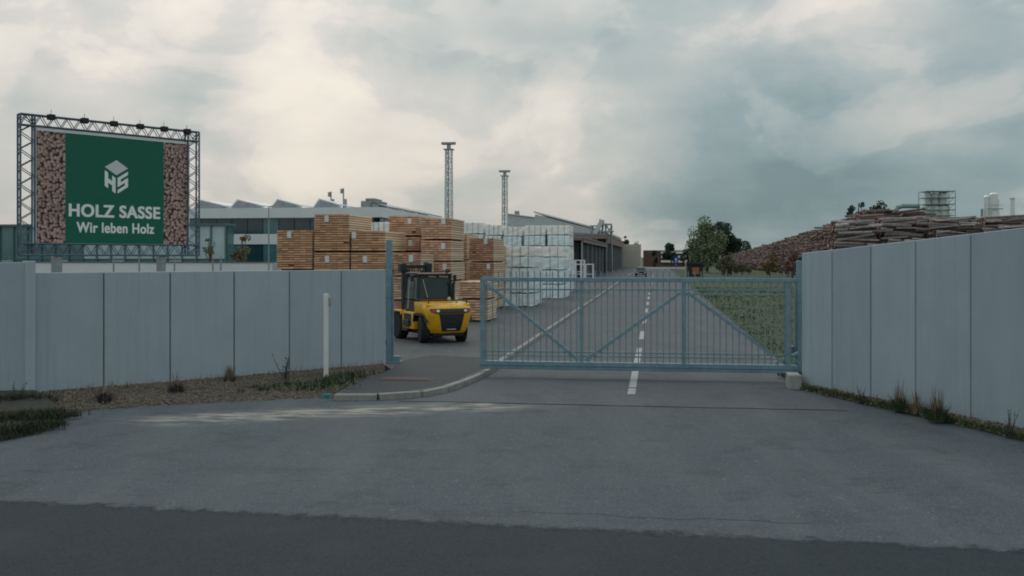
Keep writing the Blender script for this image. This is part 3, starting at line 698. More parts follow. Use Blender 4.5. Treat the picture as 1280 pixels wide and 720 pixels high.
# cube emblem with H and S on its two front faces
S = gwid * .118; ec = (gc + .0, pz0 + ph * .635)
def iso(a, b, face):                               # a,b in 0..1 on a cube face -> x,z
    ex = S; ez = S * .62; hh = S * 1.28
    if face == 'L': return (ec[0] - ex + a * ex * .96, ec[1] + ez - a * ez - (1 - b) * hh - ez * .42 + .0)
    if face == 'R': return (ec[0] + ex * .04 + a * ex * .96, ec[1] + a * ez - (1 - b) * hh - ez * .42)
    return (ec[0] + (a - b) * ex, ec[1] + (a + b) * ez - ez * .0)
def poly_part(name, polys, m):
    mb = MB()
    for poly in polys: mb.prism_y(poly, FY - .006, FY + .001)
    part(name, mb, m, bb)
poly_part('emblem_top', [[iso(*p, 'T') for p in ((0, 0), (1, 0), (1, 1), (0, 1))]], 'sign_grey')
Hs = [[(0, 0), (.30, 0), (.30, 1), (0, 1)], [(.66, 0), (.96, 0), (.96, 1), (.66, 1)], [(.30, .36), (.66, .36), (.66, .64), (.30, .64)]]
poly_part('emblem_letter_h', [[iso(a, b, 'L') for a, b in q] for q in Hs], 'sign_white')
Ss = [[(.06, .78), (1, .78), (1, 1), (.06, 1)], [(.06, .40), (.34, .40), (.34, .78), (.06, .78)], [(.34, .40), (1, .40), (1, .60), (.34, .60)], [(.72, 0), (1, 0), (1, .40), (.72, .40)], [(.06, 0), (.72, 0), (.72, .22), (.06, .22)]]
poly_part('emblem_letter_s', [[iso(a, b, 'R') for a, b in q] for q in Ss], 'sign_white')
for f in (.148, .322, .482, .632, .775, .917):
    x = bw * f * (1.0) ; fl = part('floodlight', MB().box(x - .085, x + .085, -.13, .02, bz1 - .09, bz1 + .05), 'black_plastic', bb, bevel=.02)
    part('bracket', MB().tube((x, .03, bz1), (x, -.02, bz1 - .02), .014, n=5).tube((x + .02, .0, bz1 + .04), (x + .04, .03, bz1 + .17), .006, n=4), 'black_plastic', fl)
for px in (75, 205):
    f = fracs(bA, bB, (px,))[0] * bw
    part('leg', MB().box(f - .07, f + .07, .03, .27, 0, bz0 + .02), 'steel_grey', bb)
for zz in (bz0 + .9, bz0 + 1.8, bz0 + 2.7):
    part('rear_rail', MB().box(T + .01, bw - T - .01, .10, .16, zz, zz + .06), 'galv_dark', bb)

# ------------------------------------------------------------------ lumber packs
LEVELS = ['topmost', 'second', 'third', 'fourth', 'fifth', 'sixth']
def boards_mesh(w_, h, l, pitch, bw_, m, seed):
    r = random.Random(seed); mb = MB(); n = max(3, int(round(h / pitch))); nbd = max(3, int(round(w_ / bw_))); lh = h / n; bwid = w_ / nbd
    mb.box(.03, w_ - .03, .06, l - .06, .02, h - .03, 1)  # filler block, not a bearer; its dark colour paints shade into the board gaps
    for i in range(n):
        sh = r.uniform(-.012, .012); x = sh
        for k in range(nbd):
            y0 = r.choice((0, 0, 0, r.uniform(0, .05))) + r.uniform(0, .015); y1 = l - r.uniform(0, .04)
            gap = r.uniform(.002, .014)
            mb.box(x + gap / 2, x + bwid - gap / 2, y0, y1, i * lh + .016, (i + 1) * lh - r.uniform(.012, .022)); x += bwid
    mb.m = [2 if (q == 0 and k % 6 in (4, 5, 1)) else q for k, q in enumerate(mb.m)]
    return mb.mesh('boards', [m, 'bearer', 'lumber_side'], fix=False)
pack_n = 0
def lumber_stack(desc, u, x0, x1, ys, mats, tags, l=4.0, pitch=.11, bw_=.30, ground=True, group='packs of sawn boards stacked in the yard'):
    """x0,x1 pixel columns of the front face; ys: pixel rows from the top down; the last reaches the ground when ground"""
    global pack_n
    v0, v1 = v_at(x0, u), v_at(x1, u); zs = [z_at(y, u, v0) for y in ys]
    if ground: zs[-1] = YZ
    for i in range(len(zs) - 1):
        h = zs[i] - zs[i + 1] - .07; w_ = v1 - v0 - .05; m = mats[i % len(mats)]
        dv, du = (rnd.uniform(-.03, .03), rnd.uniform(-.06, .06)) if i else (0, 0)
        p = RW(u + du, v0 + .025 + dv, zs[i + 1])
        t_ = thing('lumber_pack', f'{LEVELS[i]} pack down in {desc}' if i else f'topmost pack in {desc}', 'lumber pack', p, RZ + rnd.uniform(-.006, .006), group)
        pack_n += 1
        part('boards', boards_mesh(w_, h, l * rnd.uniform(.97, 1.03), pitch, bw_, m, pack_n), None, t_, stuff=True, loc=(0, 0, .07))
        for yy in (.5, l / 2, l - .6): part('bearer', MB().box(.05, w_ - .05, yy, yy + .09, 0, .07), 'bearer', t_)
        if i < len(tags) and tags[i]:
            fx, fz = tags[i]; tx, tz = fx * w_, .07 + fz * h
            part('pack_tag', MB().box(tx - .10, tx + .10, -.012, -.004, tz - .15, tz + .15), 'paper', t_)
br, pk, dk = 'lumber_brown', 'lumber_pink', 'lumber_dark'
lumber_stack('the outermost brown lumber stack nearest the billboard', 20, 345, 390.5, (287.5, 338, 375, 405), (br,), ((.36, .88), None), l=3.8)
lumber_stack('the tallest brown lumber stack behind the long wall', 20, 392, 437, (267.5, 315.3, 340, 374, 405), (br,), ((.36, .87), (.38, .62)), l=3.8)
lumber_stack('the brown lumber stack next to the catch post', 20, 438.5, 482, (288.5, 315.3, 340, 374, 405), (br,), ((.08, .78), (.42, .62)), l=3.8)
lumber_stack('the pinkish lumber stack just past the catch post', 24.5, 485, 525, (269.5, 296, 315, 345, 370, 395), (pk,), ((.68, .72), (.72, .55)), bw_=.2)
lumber_stack('the tall pinkish lumber stack above the forklift cab', 22.5, 526, 564.5, (272.5, 300.5, 327.5, 352, 378, 402), (pk,), ((.74, .84), (.74, .72), (.78, .72)), bw_=.2, l=3.4)
lumber_stack('the low lumber stack behind the forklift mast', 19.5, 491, 527, (317, 346, 376, 405), (dk, pk), ((.64, .78),), bw_=.2, l=2.6)
lumber_stack('the reddish lumber stack before the white packs', 29, 585.5, 617.5, (297.5, 328, 353, 376, 399), (dk,), ((.68, .86), (.78, .8)), bw_=.2, l=4.0)
lumber_stack('the shadowed lumber stack in the gap between taller ones', 33, 566, 584, (292, 325, 352, 380), (dk,), (), bw_=.2)
lumber_stack('the low front lumber stack between forklift and gate', 19.2, 573, 611.5, (351.5, 374.5, 408), (pk,), (), bw_=.2, l=2.4)
lumber_stack('the narrow lumber stack touching the white packs', 37, 612, 629.5, (306, 330, 355, 382), (pk,), (), bw_=.2, l=4.0)

# ------------------------------------------------------------------ white wrapped packs
def film_mesh(w_, h, l, seed):
    r = random.Random(seed); bm = bmesh.new()
    nx, ny, nz = 9, 12, 7; vs = {}
    def V_(i, j, k):
        if (i, j, k) not in vs: vs[(i, j, k)] = bm.verts.new((w_ * i / nx, l * j / ny, h * k / nz))
        return vs[(i, j, k)]
    for i in range(nx):
        for j in range(ny):
            for k in (0, nz): bm.faces.new([V_(i, j, k), V_(i + 1, j, k), V_(i + 1, j + 1, k), V_(i, j + 1, k)])
        for k in range(nz):
            for j in (0, ny): bm.faces.new([V_(i, j, k), V_(i + 1, j, k), V_(i + 1, j, k + 1), V_(i, j, k + 1)])
    for j in range(ny):
        for k in range(nz):
            for i in (0, nx): bm.faces.new([V_(i, j, k), V_(i, j + 1, k), V_(i, j + 1, k + 1), V_(i, j, k + 1)])
    cx_, cy_, cz_ = w_ / 2, l / 2, h / 2; ph = [r.uniform(0, 6.28) for _ in range(6)]
    for (i, j, k), v in vs.items():
        x, y, z = v.co; d = Vector((x - cx_, y - cy_, 0)).normalized()
        s = .016 * math.sin(x * 9 + z * 5 + ph[0]) + .014 * math.sin(z * 14 - x * 6 + ph[1]) + .012 * math.sin(y * 8 + ph[2]) + r.uniform(-.014, .014)
        e = (i in (0, nx)) + (j in (0, ny)) + (k in (0, nz))
        v.co = v.co + d * s - (Vector((x - cx_, y - cy_, z - cz_)).normalized() * .018 if e >= 2 else Vector())
        if k == 0: v.co += d * r.uniform(-.02, .06); v.co.z -= r.uniform(0, .05)
        if k == nz: v.co.z += r.uniform(-.015, .02)
    bmesh.ops.recalc_face_normals(bm, faces=bm.faces); me = bpy.data.meshes.new('film_wrap'); bm.to_mesh(me); bm.free()
    me.materials.append(MAT['film']); me.materials.append(MAT['film_top'])
    return me
def white_stack(desc, u, x0, x1, ys, l=4.5, top_bare=False, group='white wrapped packs in the yard'):
    global pack_n
    v0, v1 = v_at(x0, u), v_at(x1, u); zs = [z_at(y, u, v0) for y in ys]; zs[-1] = YZ
    for i in range(len(zs) - 1):
        h = zs[i] - zs[i + 1] - .10; w_ = v1 - v0 - .08
        p = RW(u + (rnd.uniform(-.08, .08) if i else 0), v0 + .04 + rnd.uniform(-.04, .04), zs[i + 1]); pack_n += 1
        t_ = thing('wrapped_pack', f'{LEVELS[i]} pack down in {desc}' if i else f'topmost pack in {desc}', 'wrapped pack', p, RZ + rnd.uniform(-.008, .008), group)
        me = film_mesh(w_, h, l, pack_n)
        if i == 0:
            for pl in me.polygons: pl.material_index = 1
        me.polygons.foreach_set('use_smooth', [True] * len(me.polygons))
        me.set_sharp_from_angle(angle=R(30)); part('film_wrap', me, None, t_, loc=(0, 0, .05))
        for yy in (.5, l / 2, l - .6): part('bearer', MB().box(.05, w_ - .05, yy, yy + .10, 0, .05), 'bearer', t_)
        for xx in (.22, .5, .78):
            s = MB(); x = w_ * xx; s.box(x - .012, x + .012, -.045, -.033, .04, h + .05); s.box(x - .012, x + .012, -.045, l + .04, h + .075, h + .085); part('strap', s, 'strap', t_)
white_stack('the nearest white wrapped stack behind the gate', 33.5, 631, 668.5, (307, 320, 334, 349, 366, 385.5))
white_stack('the second white wrapped stack along the drive', 45.5, 669.5, 705.5, (307, 321, 337, 355, 374))
white_stack('the slim third white wrapped stack along the drive', 57, 691, 712.5, (311, 326, 344, 363), l=4)
white_stack('the tall rear white stack nearest the dark shed', 62, 684, 712.5, (281, 293.5, 307, 325, 343, 361), l=5)
white_stack('the rear white stack second from the dark shed', 62, 655, 682, (281, 294, 307, 325, 343, 361), l=5)
white_stack('the middle stack of the tall rear white row', 62, 629, 652.5, (283, 295, 308, 326, 344, 361), l=5)
white_stack('the rear white stack second from the pinkish lumber', 62, 606, 627.5, (281, 294, 307, 325, 343, 361), l=5)
white_stack('the rear white stack next to the pinkish lumber', 62, 578, 604, (278, 292, 307, 325, 343, 361), l=5)
white_stack('the white stack peeping over the brown lumber', 34, 461, 486, (277, 297, 322, 350, 372), l=4)

# ------------------------------------------------------------------ forklift
FK = thing('forklift', 'yellow and black heavy forklift truck seen from behind before the lumber stacks', 'forklift', (-2.85, 35.1, YZ), R(117))
W2 = .86
mb = MB()
levels = [(.34, -1.70, .68, -1.28), (.48, -1.78, .72, -1.36), (.70, -1.82, .79, -1.52), (.92, -1.84, .84, -1.48), (1.06, -1.84, .86, -1.30), (1.20, -1.78, .85, -1.28), (1.30, -1.62, .80, -1.26)]
vs = []
for z, xr, hw, xf in levels:
    vs += [(xf, hw, z), (xr + .30, hw, z), (xr + .10, hw - .12, z), (xr, hw - .34, z), (xr, -hw + .34, z), (xr + .10, -hw + .12, z), (xr + .30, -hw, z), (xf, -hw, z)]
nl = len(levels); fs = []
for j in range(nl - 1):
    for i in range(8): fs.append((j * 8 + i, j * 8 + (i + 1) % 8, (j + 1) * 8 + (i + 1) % 8, (j + 1) * 8 + i))
fs += [tuple(reversed(range(8))), tuple(range((nl - 1) * 8, nl * 8))]
mb.add(vs, fs); part('counterweight', mb, 'lift_yellow', FK, bevel=.02, smooth=True)
# black grille and lamp strip let into the counterweight
def xr_at(z):
    for (z0, x0, *_), (z1, x1, *_) in zip(levels, levels[1:]):
        if z0 <= z <= z1: return x0 + (x1 - x0) * (z - z0) / (z1 - z0)
    return levels[-1][1]
def rear_patch(rows, m, name, parent, off=.03):      # rows: (z, y0, y1), laid over the counterweight's rear face
    mb = MB(); K = 8; n = len(rows); w_ = K + 1
    for back in (0, 1):
        for z, y0, y1 in rows:
            for k in range(w_):
                y = y0 + (y1 - y0) * k / K; hw = .68 + .18 * min(1, max(0, (z - .34) / .6))
                mb.v.append((xr_at(z) - off + max(0, abs(y) - (hw - .34)) * .42 + .06 * back, y, z))
    o = n * w_
    for j in range(n - 1):
        for k in range(K):
            a = j * w_ + k; mb.f += [[a, a + 1, a + w_ + 1, a + w_], [o + a, o + a + w_, o + a + w_ + 1, o + a + 1]]; mb.m += [0, 0]
    for k in range(K):
        for a in (k, (n - 1) * w_ + k): mb.f.append([a, a + 1, o + a + 1, o + a]); mb.m.append(0)
    for j in range(n - 1):
        for a in (j * w_, j * w_ + K): mb.f.append([a, a + w_, o + a + w_, o + a]); mb.m.append(0)
    return part(name, mb, m, parent)
gr_ = rear_patch([(.42, -.33, .33), (.55, -.36, .36), (.70, -.39, .39), (.85, -.42, .42), (1.0, -.45, .45)], 'lift_black', 'grille', FK, .030)
for z in (.58, .68, .78, .88): rear_patch([(z, -.30, .30), (z + .02, -.30, .30)], 'lift_grey', 'grille_slat', gr_, .040)
rear_patch([(.468, -.16, .16), (.495, -.16, .16)], 'paper', 'number_plate', FK, .042)
ls = rear_patch([(1.02, -.50, .50), (1.06, -.70, .70), (1.12, -.74, .74), (1.17, -.72, .72)], 'lift_black', 'lamp_strip', FK, .030)
for q in (-1, 1):
    rear_patch([(1.065, *sorted((q * .70, q * .58))), (1.145, *sorted((q * .70, q * .58)))], 'lamp_red', 'tail_lamp', ls, .045)
    rear_patch([(1.07, *sorted((q * .55, q * .45))), (1.14, *sorted((q * .55, q * .45)))], 'lamp_white', 'reversing_lamp', ls, .045)
# hood, chassis, fenders
mb = MB(); mb.prism_y([(-1.30, .98), (-.40, .98), (-.34, 1.36), (-.9, 1.38), (-1.55, 1.33), (-1.62, 1.28)], -.78, .78); part('hood', mb, 'lift_yellow', FK, bevel=.05, smooth=True)
mb = MB(); mb.prism_y([(-.52, .42), (.62, .42), (.62, .92), (.45, 1.0), (-.3, 1.0), (-.42, .97), (-.50, .80)], -.84, .84); part('chassis', mb, 'lift_yellow', FK, bevel=.03, smooth=True)
part('axle_housing', MB().box(-1.30, -.50, -.40, .40, .30, .99).box(.6, 1.4, -.45, .45, .3, .8), 'lift_black', FK)
for s in (-1, 1):
    y0, y1 = (.58, .90) if s > 0 else (-.90, -.58)
    mb = MB(); mb.prism_y([(.56, .92), (.66, 1.03), (1.28, 1.03), (1.50, .92), (1.66, .62), (1.60, .60), (1.45, .87), (1.25, .97), (.70, .97), (.62, .86)], y0, y1); part('fender', mb, 'lift_yellow', FK, bevel=.012)
    mb = MB(); mb.prism_y([(-1.62, .72), (-1.50, .98), (-.5, .98), (-.44, .70), (-.50, .68), (-.60, .92), (-1.42, .92), (-1.56, .72)], *((.60, .862) if s > 0 else (-.862, -.60))); part('fender', mb, 'lift_black', FK)
    part('step', MB().box(.0, .5, s * .86 - .03, s * .86 + .03, .34, .42), 'lift_black', FK)
mb = MB(); mb.box(-.52, -.36, -.60, .60, 1.34, 1.44); part('red_seat_panel', mb, 'lift_red', FK, bevel=.02)
part('hood_rail', MB().tube((-1.5, -.7, 1.44), (-1.5, .7, 1.44), .022).tube((-1.5, -.7, 1.3), (-1.5, -.7, 1.44), .02).tube((-1.5, .7, 1.3), (-1.5, .7, 1.44), .02).tube((-1.5, .7, 1.44), (-.5, .72, 1.44), .02).tube((-1.5, -.7, 1.44), (-.5, -.72, 1.44), .02), 'lift_black', FK)
for y in (-.18, -.46): part('filler_cap', MB().lathe([(.055, 0), (.06, .1), (.04, .17), (0, .18)], 10, c=(-1.2, y, 1.36)), 'lift_cream', FK, smooth=True)
part('exhaust', MB().tube((-.55, -.62, 1.3), (-.55, -.62, 1.95), .05, n=10).tube((-.55, -.62, 1.95), (-.65, -.62, 2.03), .045, n=10), 'lift_black', FK)
# cab
cab = link('cab', None, FK)
zb, zt_ = 1.02, 2.26
def cx4(z): f = (z - zb) / (zt_ - zb); return (-.42 + .10 * f, .98 - .22 * f, .66 - .08 * f)
cn = []
for z in (zb, zt_):
    x0, x1, y = cx4(z); cn.append([(x0, y, z), (x1, y, z), (x1, -y, z), (x0, -y, z)])
for i in range(4): part('pillar', MB().tube(cn[0][i], cn[1][i], .045, square=True), 'lift_black', cab)
def pane(i, j, z0, z1, m='cab_glass', ins=.02):
    def pt(i, z): f = (z - zb) / (zt_ - zb); return Vector(cn[0][i]).lerp(Vector(cn[1][i]), f)
    q = [pt(i, z0), pt(j, z0), pt(j, z1), pt(i, z1)]; c = sum(q, Vector()) / 4; n = (q[1] - q[0]).cross(q[3] - q[0]).normalized() * .008
    mb = MB(); q = [p.lerp(c, .03) for p in q]; mb.add([p - n for p in q] + [p + n for p in q], [(0, 1, 2, 3), (7, 6, 5, 4), (0, 4, 5, 1), (1, 5, 6, 2), (2, 6, 7, 3), (3, 7, 4, 0)]); return part('pane', mb, m, cab)
pane(0, 3, 1.46, 2.2); pane(1, 2, 1.3, 2.2)
for a, b in ((0, 1), (3, 2)):
    pane(a, b, 1.42, 2.2); pane(a, b, 1.04, 1.40, 'lift_black')
part('door_sill', MB().box(-.46, .99, -.68, .68, .98, 1.06), 'lift_black', cab)
part('rear_sill', MB().box(-.44, -.36, -.64, .64, 1.06, 1.47), 'lift_black', cab)
part('roof', MB().prism_y([(-.42, 2.26), (.86, 2.26), (.90, 2.31), (.80, 2.36), (-.34, 2.36), (-.44, 2.31)], -.64, .64), 'lift_black', cab, bevel=.02)
part('roof_glass', MB().box(-.2, .6, -.4, .4, 2.361, 2.375), 'cab_glass', cab)
part('seat', MB().box(-.15, .0, -.24, .24, 1.3, 1.95), 'lift_black', cab, bevel=.05)
part('wiper', MB().tube((-.445, .30, 1.50), (-.39, .46, 2.12), .012, n=4), 'lift_cream', cab)
for s in (-1, 1):
    mr = part('mirror', MB().box(-.30, -.24, s * .80 - .06, s * .80 + .06, 2.06, 2.28), 'lift_black', cab, bevel=.02)
    part('mirror_arm', MB().tube((-.27, s * .62, 2.2), (-.27, s * .78, 2.2), .015, n=5), 'lift_black', mr)
    part('work_lamp', MB().box(-.48, -.40, s * .48 - .06, s * .48 + .06, 2.37, 2.46), 'lift_black', cab, bevel=.015)
part('beacon', MB().lathe([(.05, 0), (.05, .1), (.03, .13), (0, .14)], 10, c=(-.25, -.5, 2.36)), 'lift_black', cab, smooth=True)
# mast and forks
mast = link('mast', None, FK)
for s in (-1, 1):
    part('mast_upright', MB().box(1.42, 1.62, s * .44 - .06, s * .44 + .06, .22, 2.72), 'lift_grey', mast, bevel=.01)
    part('inner_upright', MB().box(1.46, 1.60, s * .35 - .03, s * .35 + .03, .30, 2.60), 'lift_black', mast)
    part('lift_cylinder', MB().tube((1.38, s * .30, .4), (1.38, s * .30, 2.45), .045, n=10), 'lift_grey', mast)
    part('hose_guard', MB().box(1.34, 1.66, s * .50 - .11, s * .50 + .11, 2.36, 2.68), 'lift_black', mast, bevel=.03)
    part('fork', MB().box(1.72, 1.78, s * .40 - .08, s * .40 + .08, .15, .95).box(1.78, 3.1, s * .40 - .08, s * .40 + .08, .15, .20), 'lift_black', mast)
part('crosshead', MB().box(1.44, 1.58, -.38, .38, 2.50, 2.62), 'lift_grey', mast); part('crosshead', MB().box(1.44, 1.58, -.38, .38, 1.3, 1.4), 'lift_grey', mast)
part('carriage', MB().box(1.63, 1.71, -.84, .84, .30, .42).box(1.63, 1.71, -.84, .84, .82, .94), 'lift_black', mast)
for y in (-.8, -.4, 0, .4, .8): part('backrest_bar', MB().box(1.64, 1.69, y - .02, y + .02, .94, 1.32), 'lift_black', mast)
part('backrest_bar', MB().box(1.64, 1.69, -.82, .82, 1.32, 1.37), 'lift_black', mast)
part('under_tray', MB().box(-1.55, 1.3, -.55, .55, .24, .34), 'lift_black', FK)
for q in (-.16, -.08, .08, .16): part('hose', MB().tube((1.40, q, .5), (1.40, q, 2.55), .018, n=6).tube((1.40, q, 2.55), (1.50, q, 2.64), .018, n=6), 'lift_black', mast)
part('chain', MB().box(1.50, 1.53, -.24, -.20, .5, 2.6).box(1.50, 1.53, .20, .24, .5, 2.6), 'lift_grey', mast)
part('side_panel', MB().box(-.28, .42, .842, .850, .52, .94), 'lift_black', FK)
part('toolbox', MB().box(-.1, .42, .845, .90, .48, .72), 'lift_grey', FK, bevel=.02)
part('grab_rail', MB().tube((.30, .74, 1.1), (.24, .70, 2.1), .016, n=6), 'lift_cream', cab)
def wheel(x, y, r, wd, steer):
    wh = link('wheel', None, FK, (x, y, r), steer)
    part('tyre', MB().lathe([(r * .58, -wd / 2), (r * .90, -wd / 2), (r * .985, -wd * .40), (r, -wd * .2), (r, wd * .2), (r * .985, wd * .40), (r * .90, wd / 2), (r * .58, wd / 2)], 28, 'y'), 'tyre', wh, smooth=True)
    tr = MB()
    for i in range(18):
        a = 2 * math.pi * i / 18; m3 = Matrix.Rotation(-a, 3, 'Y'); tr.obox(m3 @ Vector((r - .002, 0, 0)), .014, wd * .42, .028, m3)
    part('tread', tr, 'tyre', wh, stuff=True)
    part('rim', MB().lathe([(0, -wd * .38), (r * .2, -wd * .40), (r * .35, -wd * .3), (r * .57, -wd * .46), (r * .57, wd * .46), (r * .35, wd * .3), (r * .2, wd * .40), (0, wd * .38)], 20, 'y'), 'rim', wh, smooth=True)
for s in (-1, 1): wheel(1.12, s * .70, .47, .36, 0); wheel(-1.05, s * .68, .46, .33, R(-14))

# ------------------------------------------------------------------ far things: office
oc = P(474, 338, 90); oc.z = 0
ob = thing('office_building', 'long white office building with a dark window band and roof panels', 'building', oc, RZ)
OW, OD = 31.0, 27.0
part('core', MB().box(-OW + .3, -.3, .3, OD - .3, 0, 7.3), 'shed_dark', ob)
part('fascia', MB().box(-OW - .3, .3, -.3, OD, 6.62, 7.54), 'facade_white', ob)
part('wall_band', MB().box(-OW, 0, 0, OD, 4.22, 5.16), 'facade_white', ob)
part('base_wall', MB().box(-OW, 0, 0, OD, 0, 2.55), 'facade_grey', ob)
pane_hi = MB().box(.03, 1.47, 0, .04, 0, 1.44).mesh('window_pane', 'glass_dark'); pane_lo = MB().box(.03, 1.47, 0, .04, 0, 1.65).mesh('window_pane', 'glass_teal')
pane_tl = MB().box(.03, 1.47, 0, .04, 0, 1.44).mesh('window_pane', 'glass_teal')
for i in range(20):
    part('window_pane', pane_tl if (i * 7) % 5 == 1 else pane_hi, None, ob, loc=(-OW + .5 + i * 1.5, .10, 5.17)); part('window_pane', pane_lo if i % 3 else pane_hi, None, ob, loc=(-OW + .5 + i * 1.5, .10, 2.56 + (0 if i % 3 else .1)))
for i in range(16):
    part('window_pane', pane_hi, None, ob, loc=(-.10, .6 + i * 1.6, 5.17), rz=R(90)); part('window_pane', pane_lo, None, ob, loc=(-.10, .6 + i * 1.6, 2.56), rz=R(90))
def skylight(px0_, px1_, py_):
    x0, x1 = v_at_o(px0_), v_at_o(px1_); w_ = x1 - x0
    sk = part('roof_panel', MB().prism_y([(x0, 7.545), (x0 + w_ * .26, 8.50), (x1, 7.95), (x1, 7.84), (x0 + w_ * .30, 8.36), (x0 + .12, 7.545)], 2, 9), 'facade_white', ob)
    part('solar_sheet', MB().prism_y([(x0 + .14, 7.55), (x0 + w_ * .30, 8.355), (x1 - .02, 7.835), (x1 - .3, 7.55)], 1.9, 1.98), 'solar', sk)
def v_at_o(px):                                   # local x on the office front, for a pixel column
    t_ = (px - CX) / F; return (t_ * (oc.y + 2) - oc.x) / (V.x - t_ * V.y)
for a in ((236, 276, 252), (282, 322, 250), (333, 370, 249), (386, 420, 249)): skylight(*a)
for i in range(4):
    y0 = 3 + i * 6.0; part('roof_panel', MB().prism_y([(-1.8, 7.545), (-1.6, 8.25), (.15, 7.75), (.15, 7.62), (-1.5, 8.05), (-1.55, 7.545)], y0, y0 + 5), 'solar', ob)
hv = part('roof_unit', MB().box(v_at_o(443), v_at_o(466), 3, 6, 7.545, 8.3).box(v_at_o(448), v_at_o(460), 3.2, 5.8, 8.3, 8.55), 'roof_grey', ob, bevel=.08)
for px, top in ((397, 240), (413, 236)):
    x = v_at_o(px); z = z_at(top, 69, -20); a = part('antenna', MB().tube((x, 5, 7.5), (x, 5, z), .07).tube((x - .18, 5, z - .5), (x - .18, 5, z - .05), .14).tube((x + .14, 5, 7.6), (x + .14, 5, 8.6), .2), 'steel_grey', ob)
gpv = P(288, 338, 78); gpv.z = 0
gv = thing('glass_pavilion', 'low glazed pavilion behind the billboard, joined to the office front', 'building', gpv, RZ)
GWD = 34.0
part('core', MB().box(-GWD + .2, -.42, .4, 1.6, 0, 5.4), 'glass_teal', gv); part('roof', MB().box(-GWD, -.35, -.15, 1.8, 5.5, 5.68), 'mullion', gv)
pp = MB().box(.04, 1.16, 0, .05, 0, 2.55).mesh('pane', 'glass_pale'); pp2 = MB().box(.04, 1.16, 0, .05, 0, 2.55).mesh('pane', 'glass_teal'); ml = MB().box(-.04, .04, -.08, .1, 0, 5.5).mesh('mullion', 'mullion')
for i in range(28):
    x = -GWD + i * 1.2
    part('mullion', ml, None, gv, loc=(x, 0, 0))
    part('pane', pp if i > 17 else pp2, None, gv, loc=(x, .06, 2.92)); part('pane', pp2 if i % 4 else pp, None, gv, loc=(x, .06, .3))
part('mullion', ml, None, gv, loc=(-GWD + 28 * 1.2, 0, 0))
part('transom', MB().box(-GWD, -.3, -.06, .1, 2.86, 2.92), 'mullion', gv)
q0 = P(-40, 338, 60); q0.z = 0
lwl = thing('boundary_wall', 'low white boundary wall showing just above the concrete wall', 'wall', q0, RZ)
part('wall', MB().box(0, 19, 0, .25, 0, 2.70), 'facade_white', lwl); part('coping', MB().box(-.05, 19.05, -.05, .3, 2.703, 2.76), 'mullion', lwl)
for i, px in enumerate((65, 142, 174, 218, 266, 276)):
    p = P(px, 330, 57); p.z = 0; h = (3.15, 3.0, 3.1, 3.2, 3.0, 3.1)[i]
    nm = ('one', 'two')[0]
    single('fence_post', MB().tube((0, 0, 0), (0, 0, h), .05, n=6), 'steel_grey', ('thin grey post before the white boundary wall under the billboard, beside its near leg', 'thin grey post under the billboard, second from the tall pier', 'thin grey post under the middle of the billboard', 'thin grey post under the billboard, beside its far leg', 'thin grey post just past the billboard, first of a close pair', 'thin grey post past the billboard, second of a close pair')[i], 'post', p, group='grey posts along the white boundary wall')
p = P(336, 330, 55); p.z = 0
single('lamp_post', MB().tube((0, 0, 0), (0, 0, 5.8), .045, .03, n=6).tube((0, 0, 5.8), (.25, 0, 5.86), .03, n=5), 'steel_grey', 'slender grey lamp post before the office windows by the lone lumber stack', 'lamp post', p)

# ------------------------------------------------------------------ trees
def tree(name, label, base, h, rx, n_leaf, leaf, lm, trunk_h=.3, clumps=22, top=.5, cat='tree', group=None, ry=None, seed=1):
    r = random.Random(seed); t_ = thing(name, label, cat, base, r.uniform(0, 6), group); ry = ry or rx
    mb = MB(); cz = h * (trunk_h + (1 - trunk_h) / 2); rz_ = h * (1 - trunk_h) / 2
    mb.tube((0, 0, -.05), (r.uniform(-.1, .1), 0, h * .55), .035 * h * .8, .015 * h, 7); mb.tube((0, 0, h * .55), (.05, .02, h * .9), .015 * h, .004 * h, 5)
    cl = []
    for i in range(clumps):
        while True:
            d = Vector((r.uniform(-1, 1), r.uniform(-1, 1), r.uniform(-1, 1)))
            if d.length < 1: break
        taper = 1 - max(0, d.z) * top
        c = Vector((d.x * rx * taper * .85, d.y * ry * taper * .85, cz + d.z * rz_ * .9)); cl.append((c, r.uniform(.22, .42) * rx))
        mb.tube((0, 0, min(h * .7, max(h * .15, c.z * .7))), c, .010 * h, .003 * h, 4)
    part('trunk', mb, 'bark', t_, fix=False)
    lf = MB()
    for i in range(n_leaf):
        c, cr_ = cl[i % clumps]
        d = Vector((r.gauss(0, 1), r.gauss(0, 1), r.gauss(0, 1))).normalized() * cr_ * r.random() ** .4
        p = c + d; a = Vector((r.gauss(0, 1), r.gauss(0, 1), r.gauss(0, 1))).normalized() * leaf * r.uniform(.6, 1.3); b = a.cross(Vector((r.gauss(0, 1), r.gauss(0, 1), r.gauss(0, 1)))).normalized() * leaf * .5
        lf.add([p - a, p + b, p + a, p - b], [(0, 1, 2, 3)])
    part('crown', lf, lm, t_, stuff=True, fix=False)
    return t_
def gpt(px, Y): return Vector(((px - CX) / F * Y, Y, 0))
tree('broadleaf_tree', 'big pale green tree beside the far end of the drive', gpt(884, 195), 11.0, 4.1, 10000, .24, 'leaf_pale', .08, 56, .45, seed=3)
tree('broadleaf_tree', 'dark green tree leaning out behind the big pale tree', gpt(906, 204), 10.4, 3.5, 6000, .26, 'leaf_dark', .25, 26, .3, seed=4)
tree('broadleaf_tree', 'round dark tree in front of the far brown block', gpt(839, 250), 7.2, 2.1, 2600, .28, 'leaf_dark', .1, 22, .5, seed=5)
tree('broadleaf_tree', 'narrow dark tree beside the beige shed at the end of the drive', gpt(818, 250), 5.6, .8, 1200, .28, 'leaf_dark', .08, 12, .4, seed=6)
